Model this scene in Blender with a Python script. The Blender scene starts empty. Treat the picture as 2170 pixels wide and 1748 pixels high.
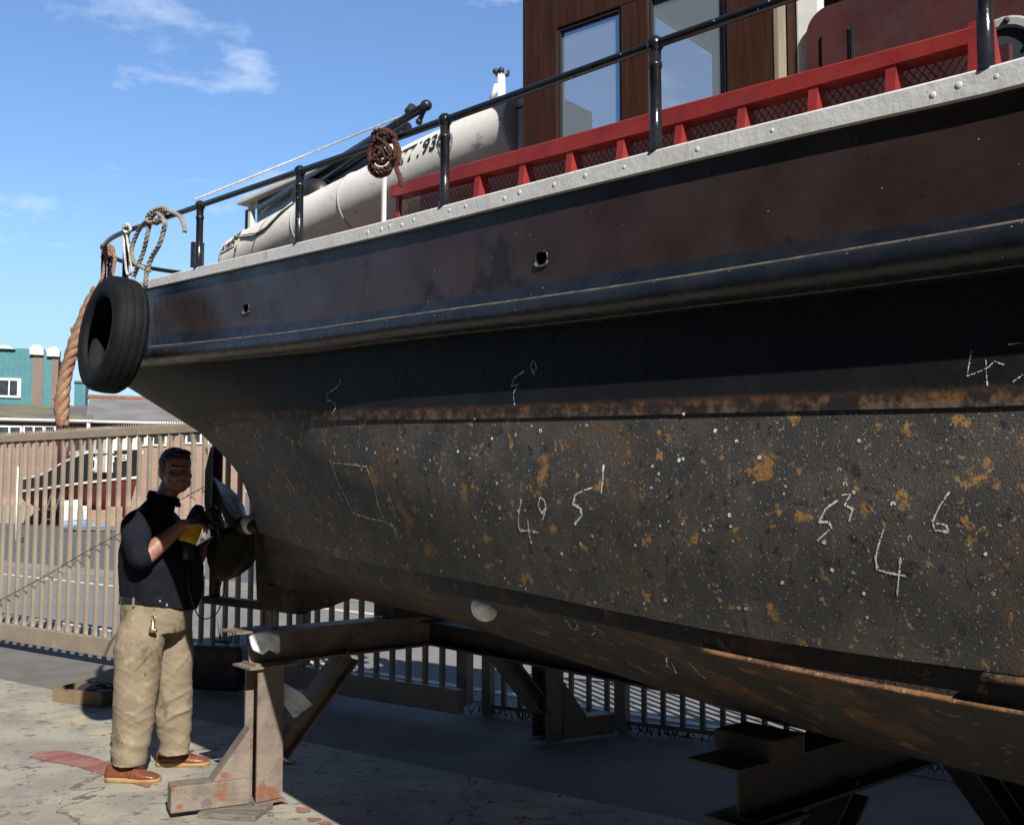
import bpy, bmesh, math, random
from mathutils import Vector, Matrix, Euler, noise
from mathutils.bvhtree import BVHTree
random.seed(7)
R = math.radians
SC = bpy.context.scene
COL = SC.collection

# ------------------------------------------------------------------ camera, sky, sun
CAMH, FPX, CX, CY = 1.60, 2200.0, 1085.0, 874.0
PITCH = math.atan((1040 - CY) / FPX)
SUN_AZ = R(159)          # clockwise from +Y: behind the camera and to its right
SUN_EL = R(37)
cam = bpy.data.cameras.new('camera'); camo = bpy.data.objects.new('camera', cam); COL.objects.link(camo)
camo.location = (0, 0, CAMH); camo.rotation_euler = (R(90) + PITCH, 0, 0)
cam.sensor_fit = 'HORIZONTAL'; cam.sensor_width = 36; cam.lens = 36 * FPX / 2170
cam.clip_start = .05; cam.clip_end = 3000
SC.camera = camo
SC.view_settings.view_transform = 'Standard'; SC.view_settings.look = 'None'
SC.view_settings.exposure = .57; SC.view_settings.gamma = 1
try: SC.view_settings.use_curve_mapping = False
except Exception: pass

world = bpy.data.worlds.new('World'); SC.world = world; world.use_nodes = True
nt = world.node_tree; nt.nodes.clear()
wo = nt.nodes.new('ShaderNodeOutputWorld'); bg = nt.nodes.new('ShaderNodeBackground')
sky = nt.nodes.new('ShaderNodeTexSky'); sky.sky_type = 'NISHITA'; sky.sun_disc = False
sky.sun_elevation = SUN_EL; sky.sun_rotation = SUN_AZ
sky.air_density = 1.0; sky.dust_density = .2; sky.ozone_density = 6
bg.inputs['Strength'].default_value = .095
tc = nt.nodes.new('ShaderNodeTexCoord')
# thin fair-weather clouds, low in the sky and to the left
mp = nt.nodes.new('ShaderNodeMapping'); mp.inputs['Scale'].default_value = (1, 1, 2.6)
mp.inputs['Location'].default_value = (.12, .2, .55)
cn = nt.nodes.new('ShaderNodeTexNoise'); cn.inputs['Scale'].default_value = 6.0; cn.inputs['Detail'].default_value = 9; cn.inputs['Roughness'].default_value = .58
cr = nt.nodes.new('ShaderNodeValToRGB'); cr.color_ramp.elements[0].position = .545; cr.color_ramp.elements[1].position = .82
cr.color_ramp.elements[1].color = (.75, .75, .75, 1)
mx = nt.nodes.new('ShaderNodeMixRGB'); mx.inputs['Color2'].default_value = (6.6, 7.0, 7.6, 1)
nt.links.new(tc.outputs['Generated'], mp.inputs['Vector']); nt.links.new(mp.outputs[0], cn.inputs['Vector'])
nt.links.new(cn.outputs['Fac'], cr.inputs['Fac']); nt.links.new(cr.outputs['Color'], mx.inputs['Fac'])
nt.links.new(sky.outputs[0], mx.inputs['Color1'])
# sky scaled by direction: bright in view, dimmed overhead and behind to deepen shade
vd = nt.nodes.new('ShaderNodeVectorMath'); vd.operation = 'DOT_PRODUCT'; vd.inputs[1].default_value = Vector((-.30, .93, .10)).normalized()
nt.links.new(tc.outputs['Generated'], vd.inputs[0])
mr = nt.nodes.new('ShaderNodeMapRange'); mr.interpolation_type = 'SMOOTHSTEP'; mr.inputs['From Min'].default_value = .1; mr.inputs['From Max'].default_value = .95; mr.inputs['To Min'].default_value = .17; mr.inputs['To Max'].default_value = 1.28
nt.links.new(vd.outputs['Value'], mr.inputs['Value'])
vs_ = nt.nodes.new('ShaderNodeVectorMath'); vs_.operation = 'SCALE'; 
hz = nt.nodes.new('ShaderNodeSeparateXYZ'); nt.links.new(tc.outputs['Generated'], hz.inputs[0])
hm_ = nt.nodes.new('ShaderNodeMapRange'); hm_.interpolation_type = 'SMOOTHSTEP'; hm_.inputs['From Min'].default_value = .30; hm_.inputs['From Max'].default_value = .0; hm_.inputs['To Min'].default_value = 0; hm_.inputs['To Max'].default_value = .8
nt.links.new(hz.outputs['Z'], hm_.inputs['Value']); hx_ = nt.nodes.new('ShaderNodeMixRGB'); hx_.inputs['Color2'].default_value = (2.3, 3.5, 5.0, 1)
nt.links.new(hm_.outputs[0], hx_.inputs['Fac']); nt.links.new(sky.outputs[0], hx_.inputs['Color1']); nt.links.new(hx_.outputs[0], mx.inputs['Color1'])
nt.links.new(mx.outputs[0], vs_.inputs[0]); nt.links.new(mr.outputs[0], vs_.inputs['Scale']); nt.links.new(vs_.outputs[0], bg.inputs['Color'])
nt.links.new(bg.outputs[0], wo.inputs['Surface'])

sd = Vector((math.sin(SUN_AZ) * math.cos(SUN_EL), math.cos(SUN_AZ) * math.cos(SUN_EL), math.sin(SUN_EL)))
sl = bpy.data.lights.new('sun', 'SUN'); sl.energy = 5.0; sl.angle = R(.53); sl.color = (1, .95, .87)
so = bpy.data.objects.new('sun', sl); COL.objects.link(so); so.location = (3, -6, 12)
so.rotation_euler = (-sd).to_track_quat('-Z', 'Y').to_euler()

# ------------------------------------------------------------------ measuring helpers (photo pixel -> place)
SP, CP = math.sin(PITCH), math.cos(PITCH)
CAMP = Vector((0, 0, CAMH))
def ray(u, v):
    x, y = (u - CX) / FPX, (CY - v) / FPX
    return Vector((x, CP - y * SP, SP + y * CP))
def gp(u, v, z=0.0):
    d = ray(u, v); return CAMP + d * ((z - CAMH) / d.z)
def aty(u, v, Y):
    d = ray(u, v); return CAMP + d * (Y / d.y)
def onplane(u, v, p, nrm):
    d = ray(u, v); t = (p - CAMP).dot(nrm) / d.dot(nrm); return CAMP + d * t
def proj(P):
    q = P - CAMP; zc = q.y * CP + q.z * SP; yc = -q.y * SP + q.z * CP
    return CX + FPX * q.x / zc, CY - FPX * yc / zc
def lerp_tab(tab, x):
    if x <= tab[0][0]:
        (x0, y0), (x1, y1) = tab[0], tab[1]
        return y0 + (y1 - y0) * (x - x0) / (x1 - x0)
    for (x0, y0), (x1, y1) in zip(tab, tab[1:]):
        if x <= x1: return y0 + (y1 - y0) * (x - x0) / (x1 - x0)
    (x0, y0), (x1, y1) = tab[-2], tab[-1]
    return y0 + (y1 - y0) * (x - x0) / (x1 - x0)
def ctab(tab, x): return lerp_tab(tab, min(max(x, tab[0][0]), tab[-1][0]))
def sm_tab(tab, x):            # smooth (monotone-ish cubic) lookup, clamped
    if x <= tab[0][0]: return tab[0][1]
    if x >= tab[-1][0]: return tab[-1][1]
    for i in range(len(tab) - 1):
        if x <= tab[i + 1][0]: break
    def sl_(j):
        if j == 0: return (tab[1][1] - tab[0][1]) / (tab[1][0] - tab[0][0])
        if j == len(tab) - 1: return (tab[-1][1] - tab[-2][1]) / (tab[-1][0] - tab[-2][0])
        return (tab[j + 1][1] - tab[j - 1][1]) / (tab[j + 1][0] - tab[j - 1][0])
    (x0, y0), (x1, y1) = tab[i], tab[i + 1]; h = x1 - x0; t = (x - x0) / h
    return ((2*t**3 - 3*t*t + 1) * y0 + (t**3 - 2*t*t + t) * h * sl_(i) + (-2*t**3 + 3*t*t) * y1 + (t**3 - t*t) * h * sl_(i + 1))

# ------------------------------------------------------------------ object helpers
WL = {}
def tag(o, label=None, cat=None, group=None, kind=None):
    if label: o['label'] = label
    if cat: o['category'] = cat
    if group: o['group'] = group
    if kind: o['kind'] = kind
    return o
def empty(name, loc, label, cat, group=None):
    o = bpy.data.objects.new(name, None); COL.objects.link(o); o.location = loc; o.empty_display_size = .2
    WL[o.name] = Vector(loc); return tag(o, label, cat, group)
class MB:
    def __init__(s): s.bm = bmesh.new(); s.uv = None
    def face(s, vs, m=0, smooth=False):
        try:
            f = s.bm.faces.new(vs); f.material_index = m; f.smooth = smooth; return f
        except ValueError: return None
    def box(s, c, size, rot=None, m=0, bevel=0):
        M4 = Matrix.Translation(c) @ (rot.to_4x4() if rot else Matrix.Identity(4)) @ Matrix.Diagonal((size[0], size[1], size[2], 1))
        t = bmesh.new(); bmesh.ops.create_cube(t, size=1, matrix=M4)
        if bevel: bmesh.ops.bevel(t, geom=t.edges[:], offset=bevel, segments=2, affect='EDGES', profile=.6)
        s.join(t, m); return s
    def join(s, t, m=0, smooth=None):
        mp = {}
        for v in t.verts: mp[v.index if False else v] = s.bm.verts.new(v.co)
        for f in t.faces:
            g = s.face([mp[v] for v in f.verts], m, f.smooth if smooth is None else smooth)
        t.free()
    def bar(s, a, b, w, h, up=Vector((0, 0, 1)), m=0, bevel=0):   # box from a to b, w across, h along 'up'
        a, b = Vector(a), Vector(b); x = (b - a); L = x.length; x.normalize()
        y = up.cross(x); y.normalize(); z = x.cross(y)
        rot = Matrix((x, y, z)).transposed()
        return s.box((a + b) / 2, (L, w, h), rot, m, bevel)
    def rings(s, rings, closed=True, cap=True, m=0, smooth=True):
        vv = [[s.bm.verts.new(p) for p in r] for r in rings]
        n = len(vv[0])
        for a, b in zip(vv, vv[1:]):
            for i in range(n if closed else n - 1):
                j = (i + 1) % n; s.face([a[i], a[j], b[j], b[i]], m, smooth)
        if cap and closed:
            s.face(list(reversed(vv[0])), m, False); s.face(vv[-1], m, False)
        return vv
    def tube(s, pts, r, n=8, m=0, cap=True, smooth=True, closed=False):
        pts = [Vector(p) for p in pts]; k = len(pts)
        rr = [r] * k if not isinstance(r, (list, tuple)) else r
        t0 = (pts[1] - pts[0]).normalized()
        u = t0.orthogonal().normalized(); out = []
        for i, p in enumerate(pts):
            if closed: t = pts[(i + 1) % k] - pts[i - 1]
            else: t = pts[min(i + 1, k - 1)] - pts[max(i - 1, 0)]
            if t.length < 1e-9: t = t0
            t = t.normalized(); u = u - t * u.dot(t)
            if u.length < 1e-6: u = t.orthogonal()
            u.normalize(); w = t.cross(u)
            out.append([p + (u * math.cos(2*math.pi*j/n) + w * math.sin(2*math.pi*j/n)) * rr[i] for j in range(n)])
        if closed: out.append(out[0]); 
        s.rings(out, True, cap and not closed, m, smooth); return s
    def ball(s, c, r, n=12, m=0, sc=(1, 1, 1), rot=None):
        t = bmesh.new(); bmesh.ops.create_uvsphere(t, u_segments=n, v_segments=max(6, n*2//3), radius=1)
        M4 = Matrix.Translation(c) @ (rot.to_4x4() if rot else Matrix.Identity(4)) @ Matrix.Diagonal((r*sc[0], r*sc[1], r*sc[2], 1))
        bmesh.ops.transform(t, matrix=M4, verts=t.verts); s.join(t, m, True); return s
    def poly(s, pts, m=0): s.face([s.bm.verts.new(p) for p in pts], m); return s
    def prism(s, pts, off, m=0):
        a = [s.bm.verts.new(p) for p in pts]; b = [s.bm.verts.new(Vector(p) + Vector(off)) for p in pts]; n = len(pts)
        s.face(a, m); s.face(list(reversed(b)), m)
        for i in range(n): s.face([a[i], b[i], b[(i+1) % n], a[(i+1) % n]], m)
        return s
    def build(s, name, mats, parent=None, fix=True, uvf=None):
        if fix: bmesh.ops.recalc_face_normals(s.bm, faces=s.bm.faces)
        if uvf:
            l = s.bm.loops.layers.uv.new('UVMap')
            for f in s.bm.faces:
                for lp in f.loops: lp[l].uv = uvf(lp.vert.co)
        me = bpy.data.meshes.new(name); 
        off = WL.get(parent.name, Vector()) if parent else Vector()
        bmesh.ops.translate(s.bm, vec=-off, verts=s.bm.verts)
        s.bm.to_mesh(me); s.bm.free()
        o = bpy.data.objects.new(name, me); COL.objects.link(o)
        for m in (mats if isinstance(mats, (list, tuple)) else [mats]): me.materials.append(m)
        if parent: o.parent = parent
        WL[o.name] = off.copy(); return o
def remesh(o, voxel, smooth=2):
    md = o.modifiers.new('r', 'REMESH'); md.mode = 'VOXEL'; md.voxel_size = voxel; md.use_smooth_shade = True
    if smooth:
        sm = o.modifiers.new('s', 'SMOOTH'); sm.factor = .5; sm.iterations = smooth
    dg = bpy.context.evaluated_depsgraph_get(); dg.update()
    me = bpy.data.meshes.new_from_object(o.evaluated_get(dg)); mats = list(o.data.materials)
    o.modifiers.clear(); o.data = me
    if not me.materials:
        for m in mats: me.materials.append(m)
    for p in me.polygons: p.use_smooth = True
    return o
def displace(o, fn):
    me = o.data; me.update()
    nn = [v.normal.copy() for v in me.vertices]
    for v, n in zip(me.vertices, nn): v.co += n * fn(v.co, n)
    me.update()
def textmesh(txt, size, bold=0.0):
    cu = bpy.data.curves.new('lettering', 'FONT'); cu.body = txt; cu.size = size; cu.align_x = 'CENTER'; cu.align_y = 'CENTER'; cu.offset = bold; cu.resolution_u = 3
    o = bpy.data.objects.new('lettering', cu); COL.objects.link(o)
    dg = bpy.context.evaluated_depsgraph_get(); dg.update()
    me = bpy.data.meshes.new_from_object(o.evaluated_get(dg)); bpy.data.objects.remove(o); bpy.data.curves.remove(cu)
    vs = [v.co.copy() for v in me.vertices]; fs = [list(p.vertices) for p in me.polygons]; bpy.data.meshes.remove(me)
    return vs, fs

# ------------------------------------------------------------------ materials
def mat(name, c, c2=None, sc=6.0, rough=.6, metal=0.0, spec=.5, bump=0.0, bsc=40.0, layers=(), stretch=(1, 1, 1), lo=.4, hi=.62, bdist=.01, coat=0):
    """layers: (colour, scale, threshold, softness, stretch[, kind]) patches of wear laid over the base."""
    m = bpy.data.materials.new(name); m.use_nodes = True; t = m.node_tree; N = t.nodes; L = t.links
    p = N['Principled BSDF']; p.inputs['Roughness'].default_value = rough; p.inputs['Metallic'].default_value = metal
    p.inputs['Specular IOR Level'].default_value = spec
    if coat: p.inputs['Coat Weight'].default_value = coat; p.inputs['Coat Roughness'].default_value = .15
    tcn = N.new('ShaderNodeTexCoord')
    def mapped(st, off=0):
        g = N.new('ShaderNodeMapping'); g.inputs['Scale'].default_value = st; g.inputs['Location'].default_value = (off, off*.7, off*1.3)
        L.new(tcn.outputs['Object'], g.inputs['Vector']); return g.outputs[0]
    def nz(scale, st=(1, 1, 1), detail=6, off=0, rg=.6):
        n = N.new('ShaderNodeTexNoise'); n.inputs['Scale'].default_value = scale; n.inputs['Detail'].default_value = detail; n.inputs['Roughness'].default_value = rg
        L.new(mapped(st, off), n.inputs['Vector']); return n.outputs['Fac']
    def ramp(fac, a, b):
        r = N.new('ShaderNodeMapRange'); r.interpolation_type = 'SMOOTHSTEP'; r.inputs['From Min'].default_value = a; r.inputs['From Max'].default_value = b
        L.new(fac, r.inputs['Value']); return r.outputs[0]
    def mix(fac, a, b):
        x = N.new('ShaderNodeMixRGB'); L.new(fac, x.inputs['Fac'])
        if isinstance(a, tuple): x.inputs['Color1'].default_value = (*a, 1)
        else: L.new(a, x.inputs['Color1'])
        x.inputs['Color2'].default_value = (*b, 1) if isinstance(b, tuple) else (0, 0, 0, 1)
        if not isinstance(b, tuple): L.new(b, x.inputs['Color2'])
        return x.outputs[0]
    out = c
    if c2: out = mix(ramp(nz(sc, stretch), lo, hi), c, c2)
    for i, ly in enumerate(layers):
        col, s_, th, soft = ly[:4]; st = ly[4] if len(ly) > 4 else (1, 1, 1)
        kind = ly[5] if len(ly) > 5 else 'noise'
        if kind == 'noise': fac = ramp(nz(s_, st, 8, 3.1*(i+1), .65), th, th + soft)
        elif kind == 'dots':
            v = N.new('ShaderNodeTexVoronoi'); v.inputs['Scale'].default_value = s_; L.new(mapped(st, 1.7*i), v.inputs['Vector'])
            f1 = ramp(v.outputs['Distance'], th + soft, th)
            sep = N.new('ShaderNodeSeparateColor'); L.new(v.outputs['Color'], sep.inputs[0])
            f2 = ramp(sep.outputs[0], .55, .6)
            mm = N.new('ShaderNodeMath'); mm.operation = 'MULTIPLY'; L.new(f1, mm.inputs[0]); L.new(f2, mm.inputs[1]); fac = mm.outputs[0]
        elif kind == 'uv':       # wear that belongs to one edge of the plate: v between th and th+soft, broken by noise
            uv = N.new('ShaderNodeUVMap'); sx = N.new('ShaderNodeSeparateXYZ'); L.new(uv.outputs[0], sx.inputs[0])
            f1 = ramp(sx.outputs[1], th, th + soft)
            f2 = ramp(nz(s_, st, 8, 5.3*(i+1), .7), .36, .58)
            mm = N.new('ShaderNodeMath'); mm.operation = 'MULTIPLY'; L.new(f1, mm.inputs[0]); L.new(f2, mm.inputs[1]); fac = mm.outputs[0]
        elif kind == 'cracks':
            v = N.new('ShaderNodeTexVoronoi'); v.feature = 'DISTANCE_TO_EDGE'; v.inputs['Scale'].default_value = s_
            wn = N.new('ShaderNodeTexNoise'); wn.inputs['Scale'].default_value = 3; wn.inputs['Detail'].default_value = 6; L.new(mapped((1, 1, 1), 2), wn.inputs['Vector'])
            va = N.new('ShaderNodeVectorMath'); va.operation = 'ADD'; sc_ = N.new('ShaderNodeVectorMath'); sc_.operation = 'SCALE'; sc_.inputs['Scale'].default_value = .5
            L.new(wn.outputs['Color'], sc_.inputs[0]); L.new(mapped(st), va.inputs[0]); L.new(sc_.outputs[0], va.inputs[1]); L.new(va.outputs[0], v.inputs['Vector'])
            fac = ramp(v.outputs['Distance'], th + soft, th)
        out = mix(fac, out, col)
    if isinstance(out, tuple): p.inputs['Base Color'].default_value = (*out, 1)
    else: L.new(out, p.inputs['Base Color'])
    if bump:
        b = N.new('ShaderNodeBump'); b.inputs['Strength'].default_value = bump; b.inputs['Distance'].default_value = bdist
        L.new(nz(bsc, stretch, 7), b.inputs['Height']); L.new(b.outputs[0], p.inputs['Normal'])
    if rough < .5:               # uneven sheen
        rm = N.new('ShaderNodeMapRange'); rm.inputs['From Min'].default_value = .3; rm.inputs['From Max'].default_value = .7
        rm.inputs['To Min'].default_value = rough * .7; rm.inputs['To Max'].default_value = min(1, rough * 1.6)
        L.new(nz(sc * 1.7, stretch, 6, 9), rm.inputs['Value']); L.new(rm.outputs[0], p.inputs['Roughness'])
    return m
RUST, RUST2 = (.22, .085, .018), (.12, .045, .014)
MT = {}
MT['belly'] = mat('hull_bottom_paint', (.036, .035, .035), (.064, .058, .052), 7, .66, bump=.85, bsc=210, bdist=.004, spec=.5, layers=[
    ((.085, .055, .03), 3.5, .55, .12), ((.012, .012, .013), 26, .57, .08), ((.25, .125, .035), 6, .615, .06), ((.30, .16, .05), 17, .60, .05), ((.33, .19, .07), 48, .615, .05),
    ((.15, .145, .14), 120, .60, .08), ((.42, .41, .39), 30, .055, .03, (1, 1, 1), 'dots'), ((.40, .39, .38), 95, .11, .06, (1, 1, 1), 'dots'), ((.006, .006, .006), 60, .10, .05, (1, 1, 1), 'dots')])
MT['bottom'] = mat('shaded_underside_paint', (.011, .010, .010), (.024, .019, .013), 7, .65, bump=1.0, bsc=90, bdist=.007, layers=[  # base set darker than the belly to deepen the shade underneath
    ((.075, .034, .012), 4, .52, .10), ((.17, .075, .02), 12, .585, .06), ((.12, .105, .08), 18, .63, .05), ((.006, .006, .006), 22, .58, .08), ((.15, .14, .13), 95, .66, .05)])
MT['ledge'] = mat('rusty_ledge', (.20, .10, .04), (.10, .05, .025), 14, .75, bump=.8, bsc=60, layers=[((.32, .19, .09), 25, .6, .06), ((.03, .024, .02), 10, .52, .06)])
MT['topside'] = mat('black_topside_paint', (.006, .007, .009), (.010, .011, .014), 5, .62, spec=.25, bump=.35, bsc=30, layers=[  # paint blackened further for the belt's shade; rust kept to the sunlit band
    ((.07, .032, .014), 9, .82, .05, (1, 1, 1), 'uv'), ((.17, .085, .032), 28, .85, .05, (1, 1, 1), 'uv'), ((.10, .095, .085), 60, .92, .05, (2, 2, 2), 'uv'), ((.02, .018, .018), 22, .80, .1, (1, 1, 1), 'uv')])
MT['maroon'] = mat('maroon_bulwark_paint', (.034, .021, .020), (.045, .029, .027), 3.5, .30, bump=.25, bsc=9, bdist=.01, layers=[
    ((.016, .010, .010), 3.2, .57, .08, (1, 1, .8)), ((.07, .026, .014), 7, .66, .08), ((.012, .009, .009), 24, .68, .07),
    ((.45, .42, .38), 26, .035, .02, (1, 1, 1), 'dots')])
MT['belt'] = mat('black_belting_paint', (.010, .012, .019), (.016, .018, .026), 6, .30, bump=.35, bsc=26, layers=[
    ((.10, .055, .03), 5, .66, .06, (1, 1, 3)), ((.09, .08, .065), 30, .72, .05), ((.5, .48, .45), 40, .05, .03, (1, 1, 1), 'dots')])
MT['worn'] = mat('worn_edge', (.10, .086, .068), (.045, .04, .036), 25, .7, bump=.4, bsc=60, layers=[((.035, .035, .04), 14, .56, .08)])
MT['white'] = mat('white_cap_paint', (.66, .67, .67), (.58, .59, .585), 9, .42, bump=.22, bsc=45, layers=[((.24, .21, .17), 26, .685, .05), ((.10, .08, .06), 60, .72, .04), ((.40, .41, .38), 5, .6, .1)])
MT['black'] = mat('black_rail_paint', (.010, .012, .016), (.015, .017, .022), 20, .2, bump=.12, bsc=60, layers=[((.5, .5, .5), 38, .06, .03, (1, 1, 1), 'dots'), ((.12, .05, .03), 30, .73, .04)])
MT['red'] = mat('red_oxide_paint', (.27, .028, .024), (.22, .022, .022), 7, .42, bump=.15, bsc=40, layers=[((.38, .07, .04), 20, .66, .06), ((.12, .02, .02), 10, .66, .06)])
MT['wood'] = mat('varnished_teak', (.050, .020, .010), (.028, .011, .006), 9, .34, stretch=(5, 5, .35), lo=.3, hi=.75, bump=.08, bsc=30, coat=.25)
MT['palewood'] = mat('pale_trim', (.30, .26, .20), (.22, .18, .14), 8, .5, stretch=(4, 4, .4))
MT['whitepanel'] = mat('white_gloss_panel', (.75, .75, .74), (.66, .66, .66), 8, .22)
MT['casing'] = mat('maroon_casing_paint', (.075, .026, .026), (.055, .020, .022), 5, .38, bump=.15, bsc=14)
MT['locker'] = mat('pale_grey_gelcoat', (.80, .82, .84), (.74, .76, .79), 5, .4)
MT['deck'] = mat('deck_paint', (.10, .05, .045), (.07, .04, .04), 6, .7)
MT['wire'] = mat('wire', (.06, .05, .045), None, rough=.5, metal=.3)
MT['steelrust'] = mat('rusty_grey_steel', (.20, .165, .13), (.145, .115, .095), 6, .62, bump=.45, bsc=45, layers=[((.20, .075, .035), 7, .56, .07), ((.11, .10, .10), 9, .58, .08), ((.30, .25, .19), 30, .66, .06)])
MT['darksteel'] = mat('shaded_cradle_steel', (.028, .024, .021), (.018, .016, .015), 6, .65, bump=.4, bsc=40, layers=[((.06, .028, .015), 8, .58, .07)])  # steel toned down to deepen the shade under the hull
MT['timber'] = mat('old_timber', (.055, .043, .032), (.03, .024, .019), 6, .8, stretch=(1, 6, 6), bump=.5, bsc=30)
MT['plank'] = mat('weathered_board', (.17, .155, .13), (.10, .09, .08), 6, .85, stretch=(1, 8, 8), bump=.5, bsc=30)
MT['concrete'] = mat('stained_concrete', (.33, .305, .25), (.235, .22, .19), 2.2, .88, bump=.55, bsc=90, bdist=.006, layers=[
    ((.42, .345, .215), 1.5, .55, .1), ((.155, .145, .13), 3.2, .58, .10, (1, 1.8, 1)), ((.10, .085, .07), 26, .62, .05), ((.47, .42, .31), 45, .655, .05), ((.20, .10, .05), 6, .70, .05), ((.055, .05, .045), 70, .65, .04), ((.13, .115, .095), 11, .58, .06), ((.10, .09, .075), .38, .0008, .003, (1, 1, 1), 'cracks'), ((.40, .37, .30), 160, .62, .05)])
MT['asphalt'] = mat('yard_asphalt', (.140, .131, .122), (.112, .106, .10), 3, .9, bump=.4, bsc=150, bdist=.004, layers=[((.11, .105, .10), 1.2, .56, .1), ((.08, .076, .072), 3.4, .62, .08), ((.25, .24, .22), 45, .68, .04), ((.25, .245, .235), 180, .60, .06)])
MT['road'] = mat('street_asphalt', (.20, .195, .19), (.175, .172, .168), 1, .9, bump=.3, bsc=150, bdist=.004, layers=[((.26, .255, .25), 160, .6, .06)])
MT['darkroad'] = mat('far_asphalt', (.115, .113, .118), (.095, .094, .10), .5, .9, layers=[((.07, .07, .075), .9, .6, .03, (.2, 3, 1))])
MT['paver'] = mat('pale_pavers', (.25, .235, .21), (.20, .19, .175), 2, .9, bump=.2, bsc=30)
MT['paint'] = mat('road_paint', (.62, .62, .60), (.52, .52, .50), 5, .8)
MT['redpaint'] = mat('worn_red_ground_paint', (.21, .075, .065), (.27, .13, .105), 6, .85, bump=.3, bsc=90, layers=[((.35, .31, .24), 28, .61, .05)])
MT['gate'] = mat('beige_gate_paint', (.285, .235, .18), (.245, .20, .155), 5, .6, bump=.1, bsc=40, layers=[((.17, .12, .09), 9, .68, .05), ((.36, .29, .22), 3, .58, .1)])
MT['rubber'] = mat('tyre_rubber', (.0045, .005, .007), (.008, .0085, .011), 8, .75, spec=.22, bump=.3, bsc=50)
MT['ropeorange'] = mat('faded_orange_rope', (.33, .20, .125), (.25, .13, .08), 18, .9, bump=.8, bsc=160, layers=[((.15, .12, .07), 7, .56, .08), ((.42, .31, .21), 12, .62, .06)])
MT['ropegrey'] = mat('sun_bleached_rope', (.34, .31, .25), (.24, .22, .18), 25, .9, bump=.8, bsc=180)
MT['ropewhite'] = mat('white_cord', (.62, .60, .55), (.45, .43, .39), 40, .85, bump=.5, bsc=200)
MT['ropebrown'] = mat('rust_brown_rope', (.10, .032, .018), (.06, .02, .013), 25, .85, bump=.8, bsc=160)
MT['dinghy'] = mat('pale_grey_rubber_cloth', (.80, .79, .75), (.72, .71, .67), 5, .55, bump=.12, bsc=20, layers=[((.36, .34, .29), 7, .60, .09, (1, 1, 1.6)), ((.25, .23, .2), 26, .70, .05)])
MT['dinghygrey'] = mat('grey_patch', (.32, .33, .33), None, rough=.6)
MT['ink'] = mat('black_ink', (.02, .02, .022), None, rough=.6)
MT['redink'] = mat('red_ink', (.45, .08, .08), None, rough=.6)
MT['skin'] = mat('skin', (.33, .175, .12), (.26, .125, .085), 18, .5, bump=.1, bsc=90)
MT['hair'] = mat('dark_hair', (.022, .017, .014), (.035, .028, .024), 60, .55, bump=1, bsc=130, stretch=(1, 1, .3))
MT['shirt'] = mat('black_polo', (.007, .008, .013), (.010, .011, .017), 8, .9, spec=.12, bump=.15, bsc=200)
MT['trousers'] = mat('dusty_khaki', (.235, .19, .125), (.185, .15, .10), 5, .88, bump=.25, bsc=260, bdist=.002, layers=[((.115, .088, .055), 7, .56, .10, (1, 1, .7)), ((.06, .05, .035), 26, .66, .05), ((.29, .245, .175), 9, .58, .1)])
MT['leather'] = mat('brown_leather', (.17, .055, .025), (.12, .036, .016), 14, .33, bump=.2, bsc=70)
MT['sole'] = mat('tan_sole', (.36, .22, .095), (.29, .17, .07), 12, .7)
MT['belt_leather'] = mat('black_belt', (.013, .013, .015), None, rough=.4)
MT['yellow'] = mat('yellow_tool_case', (.60, .35, .015), (.50, .29, .012), 12, .4)
MT['plasticblack'] = mat('black_plastic', (.014, .014, .016), (.02, .02, .024), 10, .45)
MT['brass'] = mat('brass', (.45, .36, .20), None, rough=.35, metal=.9)
MT['bronze'] = mat('dull_bronze', (.075, .06, .04), (.045, .037, .027), 10, .45, metal=.5, bump=.3, bsc=50, layers=[((.16, .16, .14), 40, .68, .05)])
MT['zinc'] = mat('zinc_anode', (.78, .79, .80), (.62, .63, .65), 20, .55, metal=.15, bump=.9, bsc=45)
MT['paper'] = mat('oily_paper_rag', (.74, .79, .84), (.68, .73, .78), 12, .85, bump=.3, bsc=40, layers=[((.25, .22, .17), 22, .67, .05)])
MT['box'] = mat('cardboard', (.20, .145, .085), (.165, .12, .07), 6, .85)
MT['boxcase'] = mat('dark_toolcase', (.018, .016, .024), (.026, .023, .032), 8, .45)
MT['chalk'] = mat('chalk', (.80, .80, .78), (.45, .45, .44), 70, .95)
MT['grass'] = mat('weeds', (.05, .085, .025), (.08, .11, .035), 20, .8)
def glassmat():
    m = bpy.data.materials.new('hazy_window_glass'); m.use_nodes = True; t = m.node_tree; N = t.nodes; L = t.links
    p = N['Principled BSDF']; p.inputs['Base Color'].default_value = (.30, .36, .42, 1); p.inputs['Roughness'].default_value = .08
    tr = N.new('ShaderNodeBsdfTransparent'); tr.inputs['Color'].default_value = (.82, .88, .95, 1)
    x = N.new('ShaderNodeMixShader'); x.inputs['Fac'].default_value = .38
    L.new(tr.outputs[0], x.inputs[1]); L.new(p.outputs[0], x.inputs[2]); L.new(x.outputs[0], N['Material Output'].inputs['Surface']); return m
MT['glass'] = glassmat()
MT['darkglass'] = mat('dark_glass', (.03, .04, .05), (.05, .06, .07), 3, .08)
MT['teal'] = mat('teal_cladding', (.045, .19, .22), (.038, .165, .195), 2, .55)
MT['corr'] = mat('weathered_sheet_roof', (.20, .20, .205), (.155, .155, .16), .7, .85, layers=[((.24, .24, .24), 3, .6, .1), ((.30, .14, .09), 8, .72, .03)])
MT['corrmoss'] = mat('mossy_sheet_roof', (.115, .115, .12), (.20, .19, .10), .35, .9)
MT['whitep'] = mat('white_paint', (.72, .72, .70), (.62, .62, .60), 4, .6)
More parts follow.
